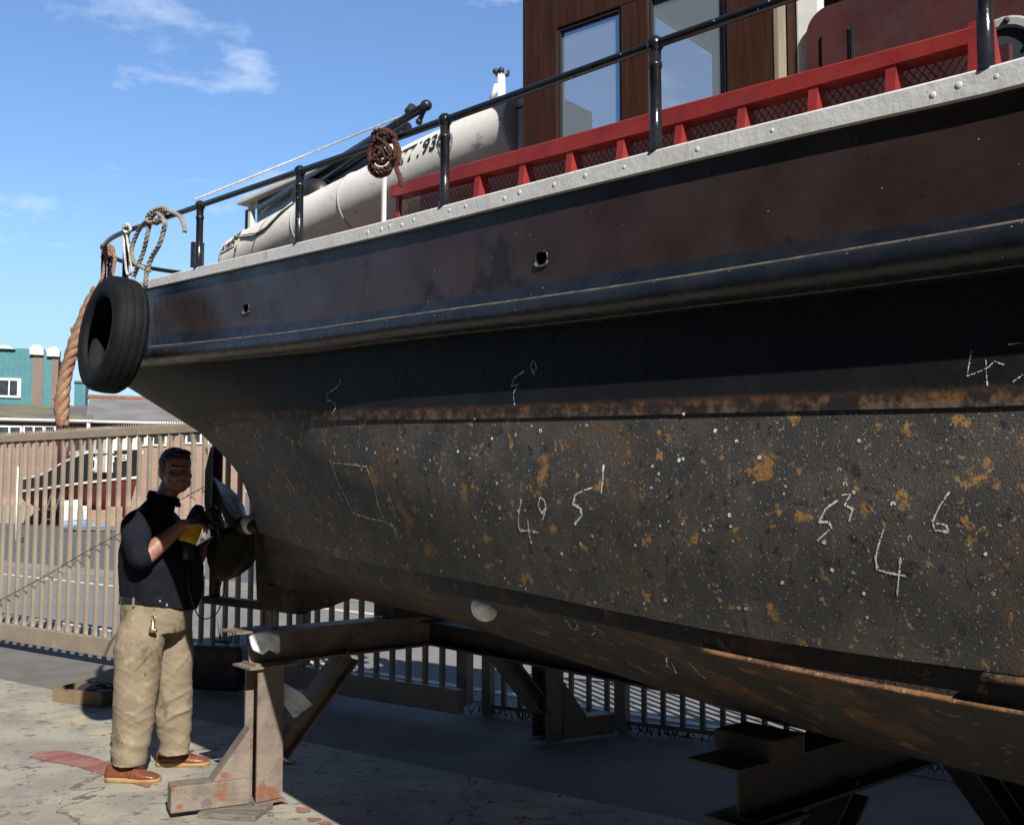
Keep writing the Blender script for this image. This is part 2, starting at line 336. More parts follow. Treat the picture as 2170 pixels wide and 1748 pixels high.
MT['whitefelt'] = mat('white_coping', (.70, .68, .64), (.5, .46, .42), 3, .8, layers=[((.3, .2, .15), 9, .66, .05)])
MT['ridgetile'] = mat('terracotta_ridge', (.30, .13, .085), (.22, .10, .07), 5, .8)
MT['farred'] = mat('red_antifouling', (.17, .028, .020), (.12, .022, .018), 2, .6, layers=[((.07, .03, .025), 3, .6, .08)])
MT['farblack'] = mat('far_black_paint', (.014, .015, .017), (.022, .022, .024), 3, .5)
MT['fargrey'] = mat('far_grey_deck', (.10, .10, .10), None, rough=.7)
MT['blue'] = mat('blue_tarp', (.11, .17, .33), (.26, .32, .42), 3, .6)
MT['green'] = mat('green_tarp', (.06, .10, .08), (.13, .16, .12), 3, .7)
MT['crate'] = mat('raw_crate_wood', (.34, .22, .15), (.28, .18, .12), 4, .8)
def brickmat(name, c1, c2, mortar, scale):
    m = bpy.data.materials.new(name); m.use_nodes = True; t = m.node_tree; N = t.nodes; L = t.links; p = N['Principled BSDF']; p.inputs['Roughness'].default_value = .9
    uv = N.new('ShaderNodeUVMap'); b = N.new('ShaderNodeTexBrick'); b.inputs['Scale'].default_value = scale
    b.inputs['Color1'].default_value = (*c1, 1); b.inputs['Color2'].default_value = (*c2, 1); b.inputs['Mortar'].default_value = (*mortar, 1)
    b.inputs['Mortar Size'].default_value = .012; b.inputs['Brick Width'].default_value = .23; b.inputs['Row Height'].default_value = .075
    L.new(uv.outputs[0], b.inputs['Vector']); 
    n = N.new('ShaderNodeTexNoise'); n.inputs['Scale'].default_value = .9; n.inputs['Detail'].default_value = 6; L.new(uv.outputs[0], n.inputs['Vector'])
    h = N.new('ShaderNodeHueSaturation'); r = N.new('ShaderNodeMapRange'); r.inputs['To Min'].default_value = .75; r.inputs['To Max'].default_value = 1.25
    L.new(n.outputs['Fac'], r.inputs['Value']); L.new(r.outputs[0], h.inputs['Value']); L.new(b.outputs['Color'], h.inputs['Color']); L.new(h.outputs[0], p.inputs['Base Color'])
    return m
MT['brick'] = brickmat('red_brick', (.29, .165, .125), (.23, .125, .095), (.30, .26, .22), 1)
MT['brickgrey'] = brickmat('brown_brick', (.19, .135, .115), (.15, .11, .095), (.2, .18, .16), 1)

# ------------------------------------------------------------------ the ground
ROADD = Vector((-.776, .63, 0)); ROADN = Vector((.63, .776, 0))       # street runs past the yard
def sheet(name, pts, m, z):
    b = MB(); b.poly([Vector((p[0], p[1], z)) for p in pts]); return tag(b.build(name, m), kind='structure')
sheet('ground', [(-900, -200), (900, -200), (900, 1500), (-900, 1500)], MT['asphalt'], -.012)
def strip(name, d0, d1, m, z, a=-160, bb=90):
    return sheet(name, [ROADN*d0 + ROADD*a, ROADN*d0 + ROADD*bb, ROADN*d1 + ROADD*bb, ROADN*d1 + ROADD*a], m, z)
# slab edge in the yard
GP0, GP1 = gp(0, 1353, .08), gp(253, 1394, .08); GP0.z = GP1.z = 0
GD = (GP1 - GP0).normalized(); GNRM = Vector((GD.y, -GD.x, 0));  GNRM = GNRM if GNRM.y < 0 else -GNRM   # gate line, normal towards the camera
def slab_pts(off): return [GP0 - GD*14 + GNRM*off, GP0 + GD*16 + GNRM*off]
a0, a1 = slab_pts(.95)
sheet('concrete_yard', [a0, a1, a1 + Vector((0, -16, 0)), a0 + Vector((-2, -16, 0))], MT['concrete'], 0.0)
def dist_of(u, v): return gp(u, v).dot(ROADN)
dline = dist_of(120, 1228)
strip('street', dist_of(0, 1330) + .35, dline + .9, MT['road'], -.008)
strip('pavement', dline + .9, dist_of(60, 1192), MT['paver'], -.004)
strip('far_road', dist_of(60, 1192), dist_of(60, 1110) + 14, MT['darkroad'], -.008)
strip('road_marking', dline - .06, dline + .09, MT['paint'], -.003)
dl2 = dist_of(1270, 1499); strip('road_marking', dl2 - .05, dl2 + .05, MT['paint'], -.003)
# worn paint on the slab
b = MB(); pts = [gp(*q, .004) for q in [(62, 1602), (80, 1592), (140, 1590), (200, 1604), (250, 1622), (330, 1650), (315, 1668), (240, 1648), (160, 1622), (90, 1610)]]
b.poly(pts); tag(b.build('ground_marking', MT['redpaint']), kind='structure')
b = MB()
for cx_, cy_, w_ in ((640, 1715, 26), (600, 1700, 12), (665, 1735, 18), (430, 1660, 14), (470, 1672, 12), (690, 1742, 16)):
    k = 9; b.poly([gp(cx_ + w_*math.cos(i*6.283/k)*random.uniform(.5, 1.2), cy_ + w_*.3*math.sin(i*6.283/k)*random.uniform(.5, 1.2), .004) for i in range(k)])
tag(b.build('ground_marking', MT['redpaint']), kind='structure')

# ------------------------------------------------------------------ THE BOAT: hull lines
D = Vector((-.669, .743, 0)); NO = Vector((-.743, -.669, 0))
Y0 = 2.65; p_ = aty(1384, 321, Y0); P0 = Vector((p_.x, p_.y, 0))
def W(s): return .75 + (4.1 - s) * .15 if s > -1.6 else 1.605 + .02 * (-1.6 - s)
def bp(s, b, z=0): q = P0 + D*s + NO*b; return Vector((q.x, q.y, z))
def bhb(s, hb, z=0, side=1): return bp(s, -W(s) + side*hb, z)
def z_line(s, b, polyl):
    q = bp(s, b); h = .5
    for _ in range(6):
        u = CX + FPX * q.x / (q.y*CP + h*SP)
        v = lerp_tab(polyl, u); h = q.y * math.tan(PITCH + math.atan((CY - v)/FPX))
    return CAMH + h
SBOW = -6.4
def bowf(s): return 1.0 if s > -2.8 else max(0.0, 1 - ((-2.8 - s)/(-2.8 - SBOW))**2.3)**.8
def sternf(s, s0, s1, p): return 1.0 if s <= s0 else max(0.0, 1 - min(1, (s - s0)/(s1 - s0))**p)**(1/p)
class Row:
    def __init__(r, polyl, s_end, hb, smax, zend=None, smin=-.85):
        r.s_end = s_end; r.hbf = hb; ss = [smin + (smax - smin)*i/24 for i in range(25)]
        zz = [z_line(s, -W(s) + hb(s), polyl) for s in ss]
        for _ in range(3): zz = [zz[0]] + [(zz[i-1] + 2*zz[i] + zz[i+1])/4 for i in range(1, 24)] + [zz[-1]]
        tab = list(zip(ss, zz)); sl0 = (zz[3] - zz[0])/(ss[3] - ss[0])
        pre = [(smin - d, zz[0] - sl0*d*.35 + (.045*max(0, d-1)**1.5)) for d in (5.6, 4.6, 3.6, 2.6, 1.6, .6)]
        if zend is None: zend = zz[-1] + (zz[-1] - zz[-4])/(ss[-1] - ss[-4])*(s_end - smax)
        r.tab = pre + tab + ([(s_end, zend)] if s_end > smax + .02 else [])
    def z(r, s): return sm_tab(r.tab, s)
    def hb(r, s): return r.hbf(s) * bowf(s)
    def P(r, s, off=0, side=1, dz=0): return bhb(s, max(0, r.hb(s) + off*(1 if r.hb(s) > .02 else 0)), r.z(s) + dz, side)
S1 = 4.58
def up(off): return lambda s: (W(s) + off) * sternf(s, 3.5, S1, 2.3)
def low(tab): return lambda s: max(0.0, sm_tab(tab, s))
CAPT = [(205, 618), (312, 594), (483, 551), (616, 519), (836, 465), (928, 440), (1108, 393), (1384, 320), (1650, 254), (1913, 191), (2105, 141), (2170, 128)]
CAPB = [(205, 640), (312, 612), (483, 574), (616, 545), (836, 495), (928, 473), (1108, 427), (1384, 361), (1650, 297), (1913, 238), (2170, 183)]
L3 = [(205, 728), (314, 715), (427, 700), (687, 679), (900, 643), (1230, 590), (1500, 547), (1700, 516), (2170, 437)]
L4 = [(205, 746), (307, 738), (427, 728), (655, 704), (900, 668), (1206, 628), (1500, 586), (2170, 478)]
L5 = [(205, 782), (288, 777), (427, 769), (655, 751), (900, 718), (1206, 689), (1500, 653), (1817, 618), (2170, 572)]
L6 = [(422, 915), (500, 893), (590, 890), (812, 890), (1000, 889), (1500, 876), (2170, 860)]
LM = [(500, 1004), (600, 1025), (750, 1035), (900, 1040), (1150, 1060), (1500, 1095), (2170, 1120)]
L7 = [(540, 1120), (700, 1180), (850, 1205), (1000, 1230), (1157, 1261), (1278, 1287), (1470, 1330), (1695, 1366), (1802, 1384), (2055, 1413), (2170, 1430)]
L8 = [(540, 1165), (700, 1215), (900, 1250), (1100, 1285), (1300, 1327), (1483, 1373), (1740, 1430), (2077, 1488), (2170, 1506)]
L9 = [(540, 1236), (653, 1247), (748, 1262), (866, 1288), (1000, 1328), (1200, 1396), (1448, 1475), (1605, 1524), (1785, 1565), (1965, 1610), (2170, 1664)]
rCT = Row(CAPT, S1, up(.0), 3.3); rCB = Row(CAPB, S1, up(.0), 3.3)
r3 = Row(L3, S1, up(-.02), 3.3); r4 = Row(L4, S1, up(-.015), 3.3); r5 = Row(L5, S1, up(-.015), 3.3)
r6 = Row(L6, 4.12, low([(-1.6, 1.585), (1, 1.18), (2, .985), (2.5, .82), (3, .625), (3.5, .41), (3.9, .18), (4.12, 0)]), 3.95)
rM = Row(LM, 3.74, low([(-1.6, 1.585), (0, 1.345), (1, 1.165), (2, .895), (2.5, .70), (3, .48), (3.4, .26), (3.74, 0)]), 3.6)
r7 = Row(L7, 3.58, low([(-1.6, 1.515), (-1, 1.43), (0, 1.265), (1, 1.06), (2, .74), (2.5, .54), (3, .33), (3.3, .19), (3.58, 0)]), 3.45)
r8 = Row(L8, 3.57, low([(-1.6, 1.51), (-1, 1.425), (0, 1.258), (1, 1.045), (2, .69), (2.5, .48), (3, .27), (3.3, .15), (3.57, 0)]), 3.45)
r9 = Row(L9, 3.56, low([(-1.6, .88), (-1, .78), (0, .62), (1, .42), (2, .23), (3, .09), (3.3, .06), (3.56, 0)]), 3.45)
class KRow:
    s_end = 3.555
    def z(r, s): return r9.z(s) - .035*min(1, max(0, (3.5 - s)/1.0)) - .03*min(1, max(0, (2.6-s)/2))
    def hb(r, s): return min(.05, max(0, (3.555 - s)*.4)) * (1 if s > SBOW + .1 else 0)
    def P(r, s, off=0, side=1, dz=0): return bhb(s, r.hb(s), r.z(s) + dz, side)
rK = KRow()
NT = 96
def taus(n=NT):      # denser towards the stern
    return [1 - (1 - i/n)**1.35 for i in range(n + 1)]
def srow(r, t): return SBOW + (r.s_end - SBOW)*t
def cat(p0, p1, p2, p3, t):
    return .5*((2*p1) + (p2 - p0)*t + (2*p0 - 5*p1 + 4*p2 - p3)*t*t + (3*p1 - p0 - 3*p2 + p3)*t**3)
def loft_side(mb, rows, subdiv, offs, side, smooth=True, cr=True, uvd=None):
    lines = []
    for t in taus():
        pts = [r.P(srow(r, t), o, side) for r, o in zip(rows, offs)]
        line = []; 
        for i in range(len(pts) - 1):
            n = subdiv[i]
            a = pts[i-1] if (i and cr) else pts[i]*2 - pts[i+1]; d_ = pts[i+2] if (i + 2 < len(pts) and cr) else pts[i+1]*2 - pts[i]
            for k in range(n): line.append(cat(a, pts[i], pts[i+1], d_, k/n))
        line.append(pts[-1]); lines.append(line)
    vv = mb.rings(lines, closed=False, cap=False, smooth=smooth)
    if uvd is not None:
        for i, l in enumerate(vv):
            for j, v in enumerate(l): uvd[v] = (i/10, j/(len(l)-1))
    return vv
tug = empty('tugboat', bp(1.0, -1.2, 0), 'old black and maroon steel tugboat with a rusty bottom, propped on cradles in the yard', 'boat')
def build_uv(mb, name, m, parent, uvd):
    l = mb.bm.loops.layers.uv.new('UVMap')
    for f in mb.bm.faces:
        for lp in f.loops: lp[l].uv = uvd.get(lp.vert, (0, 0))
    return mb.build(name, m, parent)
# belly
mb = MB(); 
for sd_ in (1, -1): loft_side(mb, [r6, rM, r7], [9, 9], [0, 0, 0.012], sd_)
hull = mb.build('hull_belly', MT['belly'], tug)
mb = MB()
for sd_ in (1, -1):
    loft_side(mb, [r7, r7], [1], [.012, -.016], sd_, smooth=False); loft_side(mb, [r7, r8], [2], [-.016, -.006], sd_, smooth=False); loft_side(mb, [r8, r9, rK], [8, 4], [-.006, 0, 0], sd_)
for t0, t1 in zip(taus(), taus()[1:]):
    mb.poly([rK.P(srow(rK, t0), 0, 1), rK.P(srow(rK, t1), 0, 1), rK.P(srow(rK, t1), 0, -1), rK.P(srow(rK, t0), 0, -1)])
hbottom = mb.build('hull_bottom', MT['bottom'], tug)
mb = MB(); uvd = {}
for sd_ in (1, -1):
    loft_side(mb, [r5, r6], [8], [-.012, .0055], sd_, uvd=uvd)
    lip = loft_side(mb, [r6, r6], [1], [.0055, -.006], sd_, smooth=False)
htop = build_uv(mb, 'topside_strake', MT['topside'], tug, uvd)
# bulwark with wash ports cut through it
mb = MB()
for sd_ in (1, -1):
    loft_side(mb, [rCB, r3], [5], [-.012, 0], sd_); loft_side(mb, [rCB, r3], [5], [-.024, -.012], sd_)
bul = mb.build('bulwark', MT['maroon'], tug)
for f in list(()): pass
def swept(mb, prof, s0=SBOW, n=110, sides=(1, -1), s1=None, mi=None, endcap=True):
    """prof(s) -> list of (row, off, dz) corners swept along the boat"""
    for sd_ in sides:
        rr = []
        e = s1 if s1 is not None else S1
        for i in range(n + 1):
            t = i/n; t = 1 - (1 - t)**1.3 if s1 is None else t
            s = s0 + (e - s0)*t
            rr.append([r.P(s, o, sd_, dz) for r, o, dz in prof(s)])
        k = len(rr[0]); vv = [[mb.bm.verts.new(p) for p in r] for r in rr]
        for a, b_ in zip(vv, vv[1:]):
            for j in range(k):
                jj = (j + 1) % k; mb.face([a[j], a[jj], b_[jj], b_[j]], mi[j] if mi else 0, not mi or True)
        if endcap: mb.face(list(reversed(vv[0]))); mb.face(vv[-1])
def belt_prof(s):
    zz5 = r5.z(s); zz4 = r4.z(s); h = zz4 - zz5
    return [(r3, .012, 0), (r3, .002, 0), (r4, .0, -.04), (r5, -.01, -.001), (r5, .030, 0), (r5, .036, .003), (r5, .060, h*.09), (r5, .077, h*.22), (r5, .087, h*.40), (r5, .089, h*.58), (r5, .083, h*.77), (r4, .066, -.008), (r4, .052, 0), (r4, .013, .004)]
mb = MB(); swept(mb, belt_prof, mi=[0, 0, 0, 0, 1, 0, 0, 0, 0, 0, 0, 1, 0, 0])
belt = mb.build('rubbing_strake', [MT['belt'], MT['worn']], tug)
for p in belt.data.polygons: p.use_smooth = True
belt.data.set_sharp_from_angle(angle=R(32))
def cap_prof(s): return [(rCB, .008, 0), (rCB, -.13, .004), (rCT, -.13, 0), (rCT, .004, 0), (rCT, .008, -.005)]
mb = MB(); swept(mb, cap_prof)
for i in range(60):
    s = -.95 + i*.066 + random.uniform(-.012, .012)
    if s > 1.4 or random.random() < .38: continue
    zz = (rCB.z(s) + rCT.z(s))/2 + random.uniform(-.006, .004)
    P = rCB.P(s, .008, 1); P.z = zz; mb.ball(P, .0072*random.uniform(.7, 1.15), 12, sc=(1, .26, 1), rot=Matrix((D, NO, Vector((0, 0, 1)))).transposed())
cap = mb.build('cap_rail', MT['white'], tug)
for p in cap.data.polygons: p.use_smooth = len(p.vertices) < 4 or p.area < .0002
# bilge ledge that catches the sun, and its butt block
mb = MB(); swept(mb, lambda s: [(r8, -.02, -.007), (r8, .008, -.009), (r8, .009, -.004), (r8, .005, .000), (r8, -.02, .004)], s0=-5.6, s1=-.05, sides=(1, -1))
mb.build('bilge_strip', MT['ledge'], tug)
mb = MB(); swept(mb, lambda s: [(r7, -.02, -.022), (r7, .022, -.018), (r7, .024, -.009), (r7, .0, .002)], s0=-5.6, s1=-.78, sides=(1, -1))
mb.build('bilge_strip', MT['ledge'], tug)
# deck and bulkhead closing the hull
mb = MB()
ZD = lambda s: r4.z(s) + .03
ss_ = [SBOW + (S1 - .02 - SBOW)*i/40 for i in range(41)]
mb.rings([[bhb(s, max(0, r4.hb(s) - .03), ZD(s), sd_) for sd_ in (1, -1)] for s in ss_], closed=False, cap=False, smooth=False)
mb.build('deck', MT['deck'], tug)

# stern gear under the counter
ZSH = 1.40
def cl(s, z, db=0): return bp(s, -W(s) + db, z)
mb = MB()
dw = [cl(3.60, 1.56), cl(3.57, 1.2), cl(3.55, .955), cl(3.25, .945), cl(3.05, .985), cl(2.7, 1.10), cl(2.7, 1.2), cl(3.2, 1.56)]
mb.prism([p - NO*.035 for p in dw], NO*.07); mb.build('deadwood', MT['bottom'], tug)
mb = MB(); mb.bar(cl(3.2, .965), cl(4.08, .965), .07, .045, bevel=.008); mb.build('rudder_shoe', MT['bottom'], tug)
mb = MB(); mb.tube([cl(4.0, .98), cl(4.0, 2.1)], .032, 12)
mb.prism([p - NO*.014 for p in (cl(4.0, 1.30), cl(4.0, 1.86), cl(4.05, 1.86), cl(4.10, 1.72), cl(4.10, 1.52), cl(4.05, 1.38))], NO*.028)
mb.build('rudder', MT['darksteel'], tug)
mb = MB()
ax = D.copy(); 
hub = cl(3.74, ZSH)
mb.tube([hub - ax*.2, hub - ax*.09, hub - ax*.08, hub + ax*.06, hub + ax*.1, hub + ax*.14], [.035, .035, .055, .05, .035, .008], 16)
def blade(ang):
    rad = (Vector((0, 0, 1))*math.cos(ang) + NO*math.sin(ang)); tan = ax.cross(rad)
    rows = []
    for i in range(9):
        t = i/8; rr = .03 + .30*t; w = .02 + .125*math.sin(math.pi*min(1, t*.88 + .10))**.75; tw = R(62 - 34*t)
        c = math.cos(tw)*ax + math.sin(tw)*tan; th = .012*(1 - .75*t); nn_ = c.cross(rad).normalized()*th
        P = hub + rad*rr
        rows.append([P - c*w, P - c*w*.4 + nn_, P + c*w*.4 + nn_, P + c*w, P + c*w*.4 - nn_, P - c*w*.4 - nn_])
    return rows
props = MB()
for a in (R(35), R(155), R(275)): props.rings(blade(a))
props.join(mb.bm if False else mb.bm)
props.build('propeller', MT['bronze'], tug)
def anode(s, b, z, nrm, dirv, L=.1, wd=.035):
    m2 = MB(); up_ = nrm.cross(dirv).normalized(); rot = Matrix((dirv, up_, nrm)).transposed()
    m2.ball(bp(s, b, z), 1, 16, sc=(L, wd, .022), rot=rot); return m2.build('zinc_anode', MT['zinc'], tug)

# BVH of the outer skin, for things that lie on it
def bvh_of(objs):
    vs, fs = [], []
    for o in objs:
        k = len(vs); off = WL[o.name]; vs += [v.co + off for v in o.data.vertices]; fs += [[i + k for i in p.vertices] for p in o.data.polygons]
    return BVHTree.FromPolygons(vs, fs)
SKIN = bvh_of([hull, hbottom, htop])
def on_hull(u, v, lift=.0025, bvh=None):
    d = ray(u, v).normalized(); h = (bvh or SKIN).ray_cast(CAMP, d)
    if h[0] is None: return None
    n = h[1] if h[1].dot(d) < 0 else -h[1]
    return h[0] + n*lift, n
# anodes on the skin
def skin_anode(u, v, du, dv, L, wd):
    a = on_hull(u, v, .006); c = on_hull(u + du, v + dv, .006)
    if not a or not c: return
    dirv = (c[0] - a[0]).normalized(); n = a[1]; dirv = (dirv - n*dirv.dot(n)).normalized(); rot = Matrix((dirv, n.cross(dirv), n)).transposed()
    m2 = MB(); m2.ball(a[0], 1, 18, sc=(L, wd, .042), rot=rot); o = m2.build('zinc_anode', MT['zinc'], tug)
    o['label'] = 'white zinc block bolted to the hull'
skin_anode(1028, 1285, 14, 22, .075, .045)
m2 = MB(); m2.ball(cl(3.66, ZSH + .01, .02), 1, 14, sc=(.05, .04, .055)); m2.build('zinc_anode', MT['zinc'], tug)
# chalked plate-thickness readings
def cp(ox, oy, k, pts): return [(ox + x*k, oy + y*k) for x, y in pts]
C2 = (950, 850, .3456); C3 = (1560, 850, .3456); C4 = (400, 800, .3168); C7 = (1500, 350, .317); C6 = (900, 400, .306)
CH = [
 [cp(*C2, [(450, 600), (435, 680), (430, 765), (445, 790), (500, 795), (555, 805)]), cp(*C2, [(490, 725), (495, 800), (510, 870)])],
 [cp(*C2, [(565, 585), (553, 640), (575, 690), (600, 650), (590, 605), (565, 585)]), cp(*C2, [(600, 650), (592, 690), (580, 725)])],
 [cp(*C2, [(885, 530), (835, 545), (780, 575), (765, 630), (810, 655), (820, 700), (775, 755)])],
 [cp(*C2, [(955, 390), (948, 480), (940, 565)])],
 [cp(*C3, [(625, 605), (550, 660), (510, 740), (565, 740), (588, 770), (500, 855)])],
 [cp(*C3, [(650, 575), (705, 570), (665, 635), (715, 660), (695, 735)])],
 [cp(*C3, [(905, 785), (875, 880), (855, 960), (865, 1030), (930, 1050), (1040, 1070)]), cp(*C3, [(1010, 960), (1000, 1060), (990, 1180)])],
 [cp(*C3, [(1310, 555), (1250, 640), (1205, 740), (1220, 790), (1300, 800), (1290, 755), (1230, 750)])],
 [cp(*C4, [(945, 545), (1000, 700), (1075, 850), (1105, 905), (1200, 940), (1310, 960), (1270, 850), (1240, 720), (1190, 595), (1090, 580), (970, 570)]), cp(*C4, [(1310, 960), (1395, 1015)])],
 [cp(*C4, [(1340, 790), (1345, 860), (1385, 940), (1365, 850), (1340, 790)])], [cp(*C4, [(1340, 930), (1375, 1010), (1410, 1100)])],
 [cp(*C4, [(1020, 15), (1000, 60), (925, 110), (925, 150), (975, 165), (985, 200), (960, 245)])],
 [cp(*C4, [(440, 380), (480, 450), (520, 525)]), cp(*C4, [(455, 345), (485, 400)])], [cp(*C4, [(650, 400), (700, 430), (695, 475), (725, 490)])], [cp(*C4, [(635, 630), (690, 730), (730, 780)])],
 [cp(*C7, [(1765, 1240), (1740, 1380), (1735, 1410), (1820, 1380), (1880, 1350), (1915, 1310), (1980, 1335)]), cp(*C7, [(1860, 1300), (1865, 1400), (1870, 1475)])],
 [cp(*C7, [(2010, 1200), (2105, 1190)]), cp(*C7, [(2040, 1450), (2108, 1400)])],
 [cp(*C6, [(750, 1195), (735, 1230), (755, 1285), (775, 1240), (765, 1195), (750, 1195)])], [cp(*C6, [(690, 1265), (620, 1310), (600, 1370), (650, 1350), (615, 1420), (625, 1500)])],
 [cp(*C2, [(720, 1340), (760, 1395), (800, 1400), (780, 1340)])], [cp(*C2, [(840, 1365), (890, 1370), (905, 1410), (880, 1430)]), cp(*C2, [(890, 1370), (960, 1430)])],
 [cp(*C2, [(1340, 1570), (1340, 1620), (1400, 1665), (1370, 1600)])], [cp(*C2, [(1480, 1600), (1540, 1670), (1580, 1700)])],
]
def ribbon(mb, seg, w):
    L, Rr = [], []
    for j, (p, n) in enumerate(seg):
        t = seg[min(j+1, len(seg)-1)][0] - seg[max(j-1, 0)][0]; sdv = n.cross(t)
        sdv = sdv.normalized() if sdv.length > 1e-9 else n.orthogonal().normalized(); ww = w*random.uniform(.55, 1.25)
        L.append(mb.bm.verts.new(p + sdv*ww)); Rr.append(mb.bm.verts.new(p - sdv*ww*random.uniform(.6, 1.2)))
    for j in range(len(seg) - 1): mb.face([L[j], L[j+1], Rr[j+1], Rr[j]])
    for _ in range(len(seg)):           # chalk dust beside the stroke
        p, n = random.choice(seg); x = n.orthogonal().normalized(); y = n.cross(x); q = p + (x*random.gauss(0, 1.6) + y*random.gauss(0, 1.6))*w; r_ = w*random.uniform(.15, .4)
        mb.poly([q + x*r_, q + y*r_, q - x*r_, q - y*r_])
for ci, strokes in enumerate(CH):
    for st in strokes:
        mb = MB(); any_ = False; wpx = 2.5 if ci < 8 else 1.3
        pl = []
        for (x0, y0), (x1, y1) in zip(st, st[1:]):
            n = max(2, int(math.hypot(x1-x0, y1-y0)/3))
            pl += [(x0 + (x1-x0)*i/n + random.uniform(-.6, .6), y0 + (y1-y0)*i/n + random.uniform(-.6, .6)) for i in range(n)]
        pl.append(st[-1]); i = 0
        while i < len(pl) - 1:
            n = random.randint(2, 5) if ci < 8 else random.randint(1, 4)
            seg = [on_hull(*q, .0012) for q in pl[i:i+n+1]]; seg = [q for q in seg if q]
            if len(seg) > 1:
                w = wpx * random.uniform(.5, 1.3) * seg[0][0].y/FPX
                ribbon(mb, seg, w); any_ = True
            i += n + (1 if random.random() < (.25 if ci < 8 else .6) else 0)
        if any_: mb.build('chalk_mark', MT['chalk'], tug)
# spots ground bright for the gauge, scattered over the belly plates
mb = MB()
for _ in range(150):
    s = random.uniform(-.85, 2.6); k = random.random()**.8; 
    q = r6.P(s).lerp(rM.P(s), k*2) if k < .5 else rM.P(s).lerp(r7.P(s), k*2 - 1)
    if random.random() < max(0, (s - 1.7)): continue
    h = SKIN.find_nearest(q + NO*.05)
    if h[0] is None: continue
    n = h[1] if h[1].dot(NO) > 0 else -h[1]; r_ = random.uniform(.0028, .0062); x = n.orthogonal().normalized(); y = n.cross(x); c = h[0] + n*.0012
    q0 = random.uniform(.0, .62); a0 = random.uniform(.8, 1.2)
    ro_ = [mb.bm.verts.new(c + (x*math.cos(a*.6283) + y*a0*math.sin(a*.6283))*r_*random.uniform(.8, 1.1)) for a in range(10)]
    ri_ = [mb.bm.verts.new(c + (x*math.cos(a*.6283) + y*a0*math.sin(a*.6283))*r_*q0*random.uniform(.85, 1.1)) for a in range(10)]
    for a in range(10 if random.random() < .7 else 7): mb.face([ro_[a], ro_[(a+1) % 10], ri_[(a+1) % 10], ri_[a]])
o = mb.build('chalk_spots', MT['chalk'], tug); o['kind'] = 'stuff'

# wash ports cut through the bulwark
BUL = bvh_of([bul])
def port(u, v, w, h, worn=True):
    q = on_hull(u, v, 0, BUL)
    if not q: return
    c, n = q; x = Vector((0, 0, 1)).cross(n).normalized(); z = n.cross(x)
    pts = []
    for i in range(28):
        a = i*2*math.pi/28; ca, sa = math.cos(a), math.sin(a)
        rx = w*abs(ca)**.6*(1 if ca > 0 else -1); rz = h*abs(sa)**.6*(1 if sa > 0 else -1)
        pts.append((rx, rz))
    cut = MB(); cut.prism([c + x*a + z*b_ + n*.02 for a, b_ in pts], -n*.06); co = cut.build('cutter', MT['maroon'], tug)
    md = bul.modifiers.new('c', 'BOOLEAN'); md.object = co; md.operation = 'DIFFERENCE'; md.solver = 'EXACT'
    dg = bpy.context.evaluated_depsgraph_get(); dg.update(); me = bpy.data.meshes.new_from_object(bul.evaluated_get(dg)); bul.modifiers.clear(); bul.data = me; me.set_sharp_from_angle(angle=R(28))
    bpy.data.objects.remove(co)
    m2 = MB(); m2.tube([c + x*a*1.03 + z*b_*1.03 for a, b_ in pts], .0028, 6, closed=True)
    m2.tube([c + x*a*1.05 + z*b_*1.08 + n*.001 for a, b_ in pts[15:28]], .0055, 6, m=1)
    m2.build('wash_port_rim', [MT['maroon'], MT['worn']], tug)
    m2 = MB(); m2.prism([c + x*a*1.8 + z*b_*1.8 - n*.10 for a, b_ in ((-w, -h), (w, -h), (w, h), (-w, h))], -n*.01); m2.build('port_dark_backing', MT['ink'], tug)  # black plate added behind the hole, stands in for the dark inside

# railing
CAPPTS = [(s, 1) for s in [S1 - (S1 - SBOW)*(i/400)**1.0 for i in range(401)]]
HR = .29
def railP(s, side=1, dz=HR): return rCT.P(s, -.012, side, dz)
stan_s = []
for u in (403, 616, 928, 1384, 2105): stan_s.append(((6042/(u + 896)) - Y0)/.743)
sp_ = stan_s[2] - stan_s[3]
stan_s += [stan_s[4] - .885*k for k in (1, 2, 3, 4)]
def stanchion(s, side, nm='stanchion'):
    m2 = MB(); a = railP(s, side, -.004); t = railP(s, side, HR)
    z = lambda k: a.lerp(t, k)
    m2.tube([z(0), z(.012), z(.02), z(.78), z(.785), z(.83), z(.835), z(.93)], [.024, .022, .0165, .0155, .0185, .0185, .0155, .0165], 14)
    m2.ball(t, .0235, 16)
    return m2.build(nm, MT['black'], tug)
for s in stan_s: stanchion(s, 1)
def find_s(u_target, side=1, lo_=3.3, hi=S1 - .01):
    best = min(((abs(proj(railP(lo_ + (hi - lo_)*i/300, side))[0] - u_target), lo_ + (hi - lo_)*i/300) for i in range(301)))
    return best[1]
s_c = find_s(268, 1, 3.3, 4.0); stanchion(s_c, 1)
um = min((proj(railP(3.3 + 1.05*i/300))[0], 3.3 + 1.05*i/300) for i in range(301)); stanchion(um[1], 1)
for s, sd_ in ((4.345, 1), (4.28, -1), (4.05, -1), (3.4, -1), (2.5, -1), (1.6, -1), (.7, -1), (-.2, -1), (-1.1, -1)): stanchion(s, sd_)
ss_ = [-4.4 + (S1 + 4.4)*(1 - (1 - i/140)**1.5) for i in range(141)]
mb = MB(); mb.tube([railP(s, 1) for s in ss_] + [railP(s, -1) for s in reversed(ss_[:-1])], .0128, 12)
mb.build('handrail', MT['black'], tug)

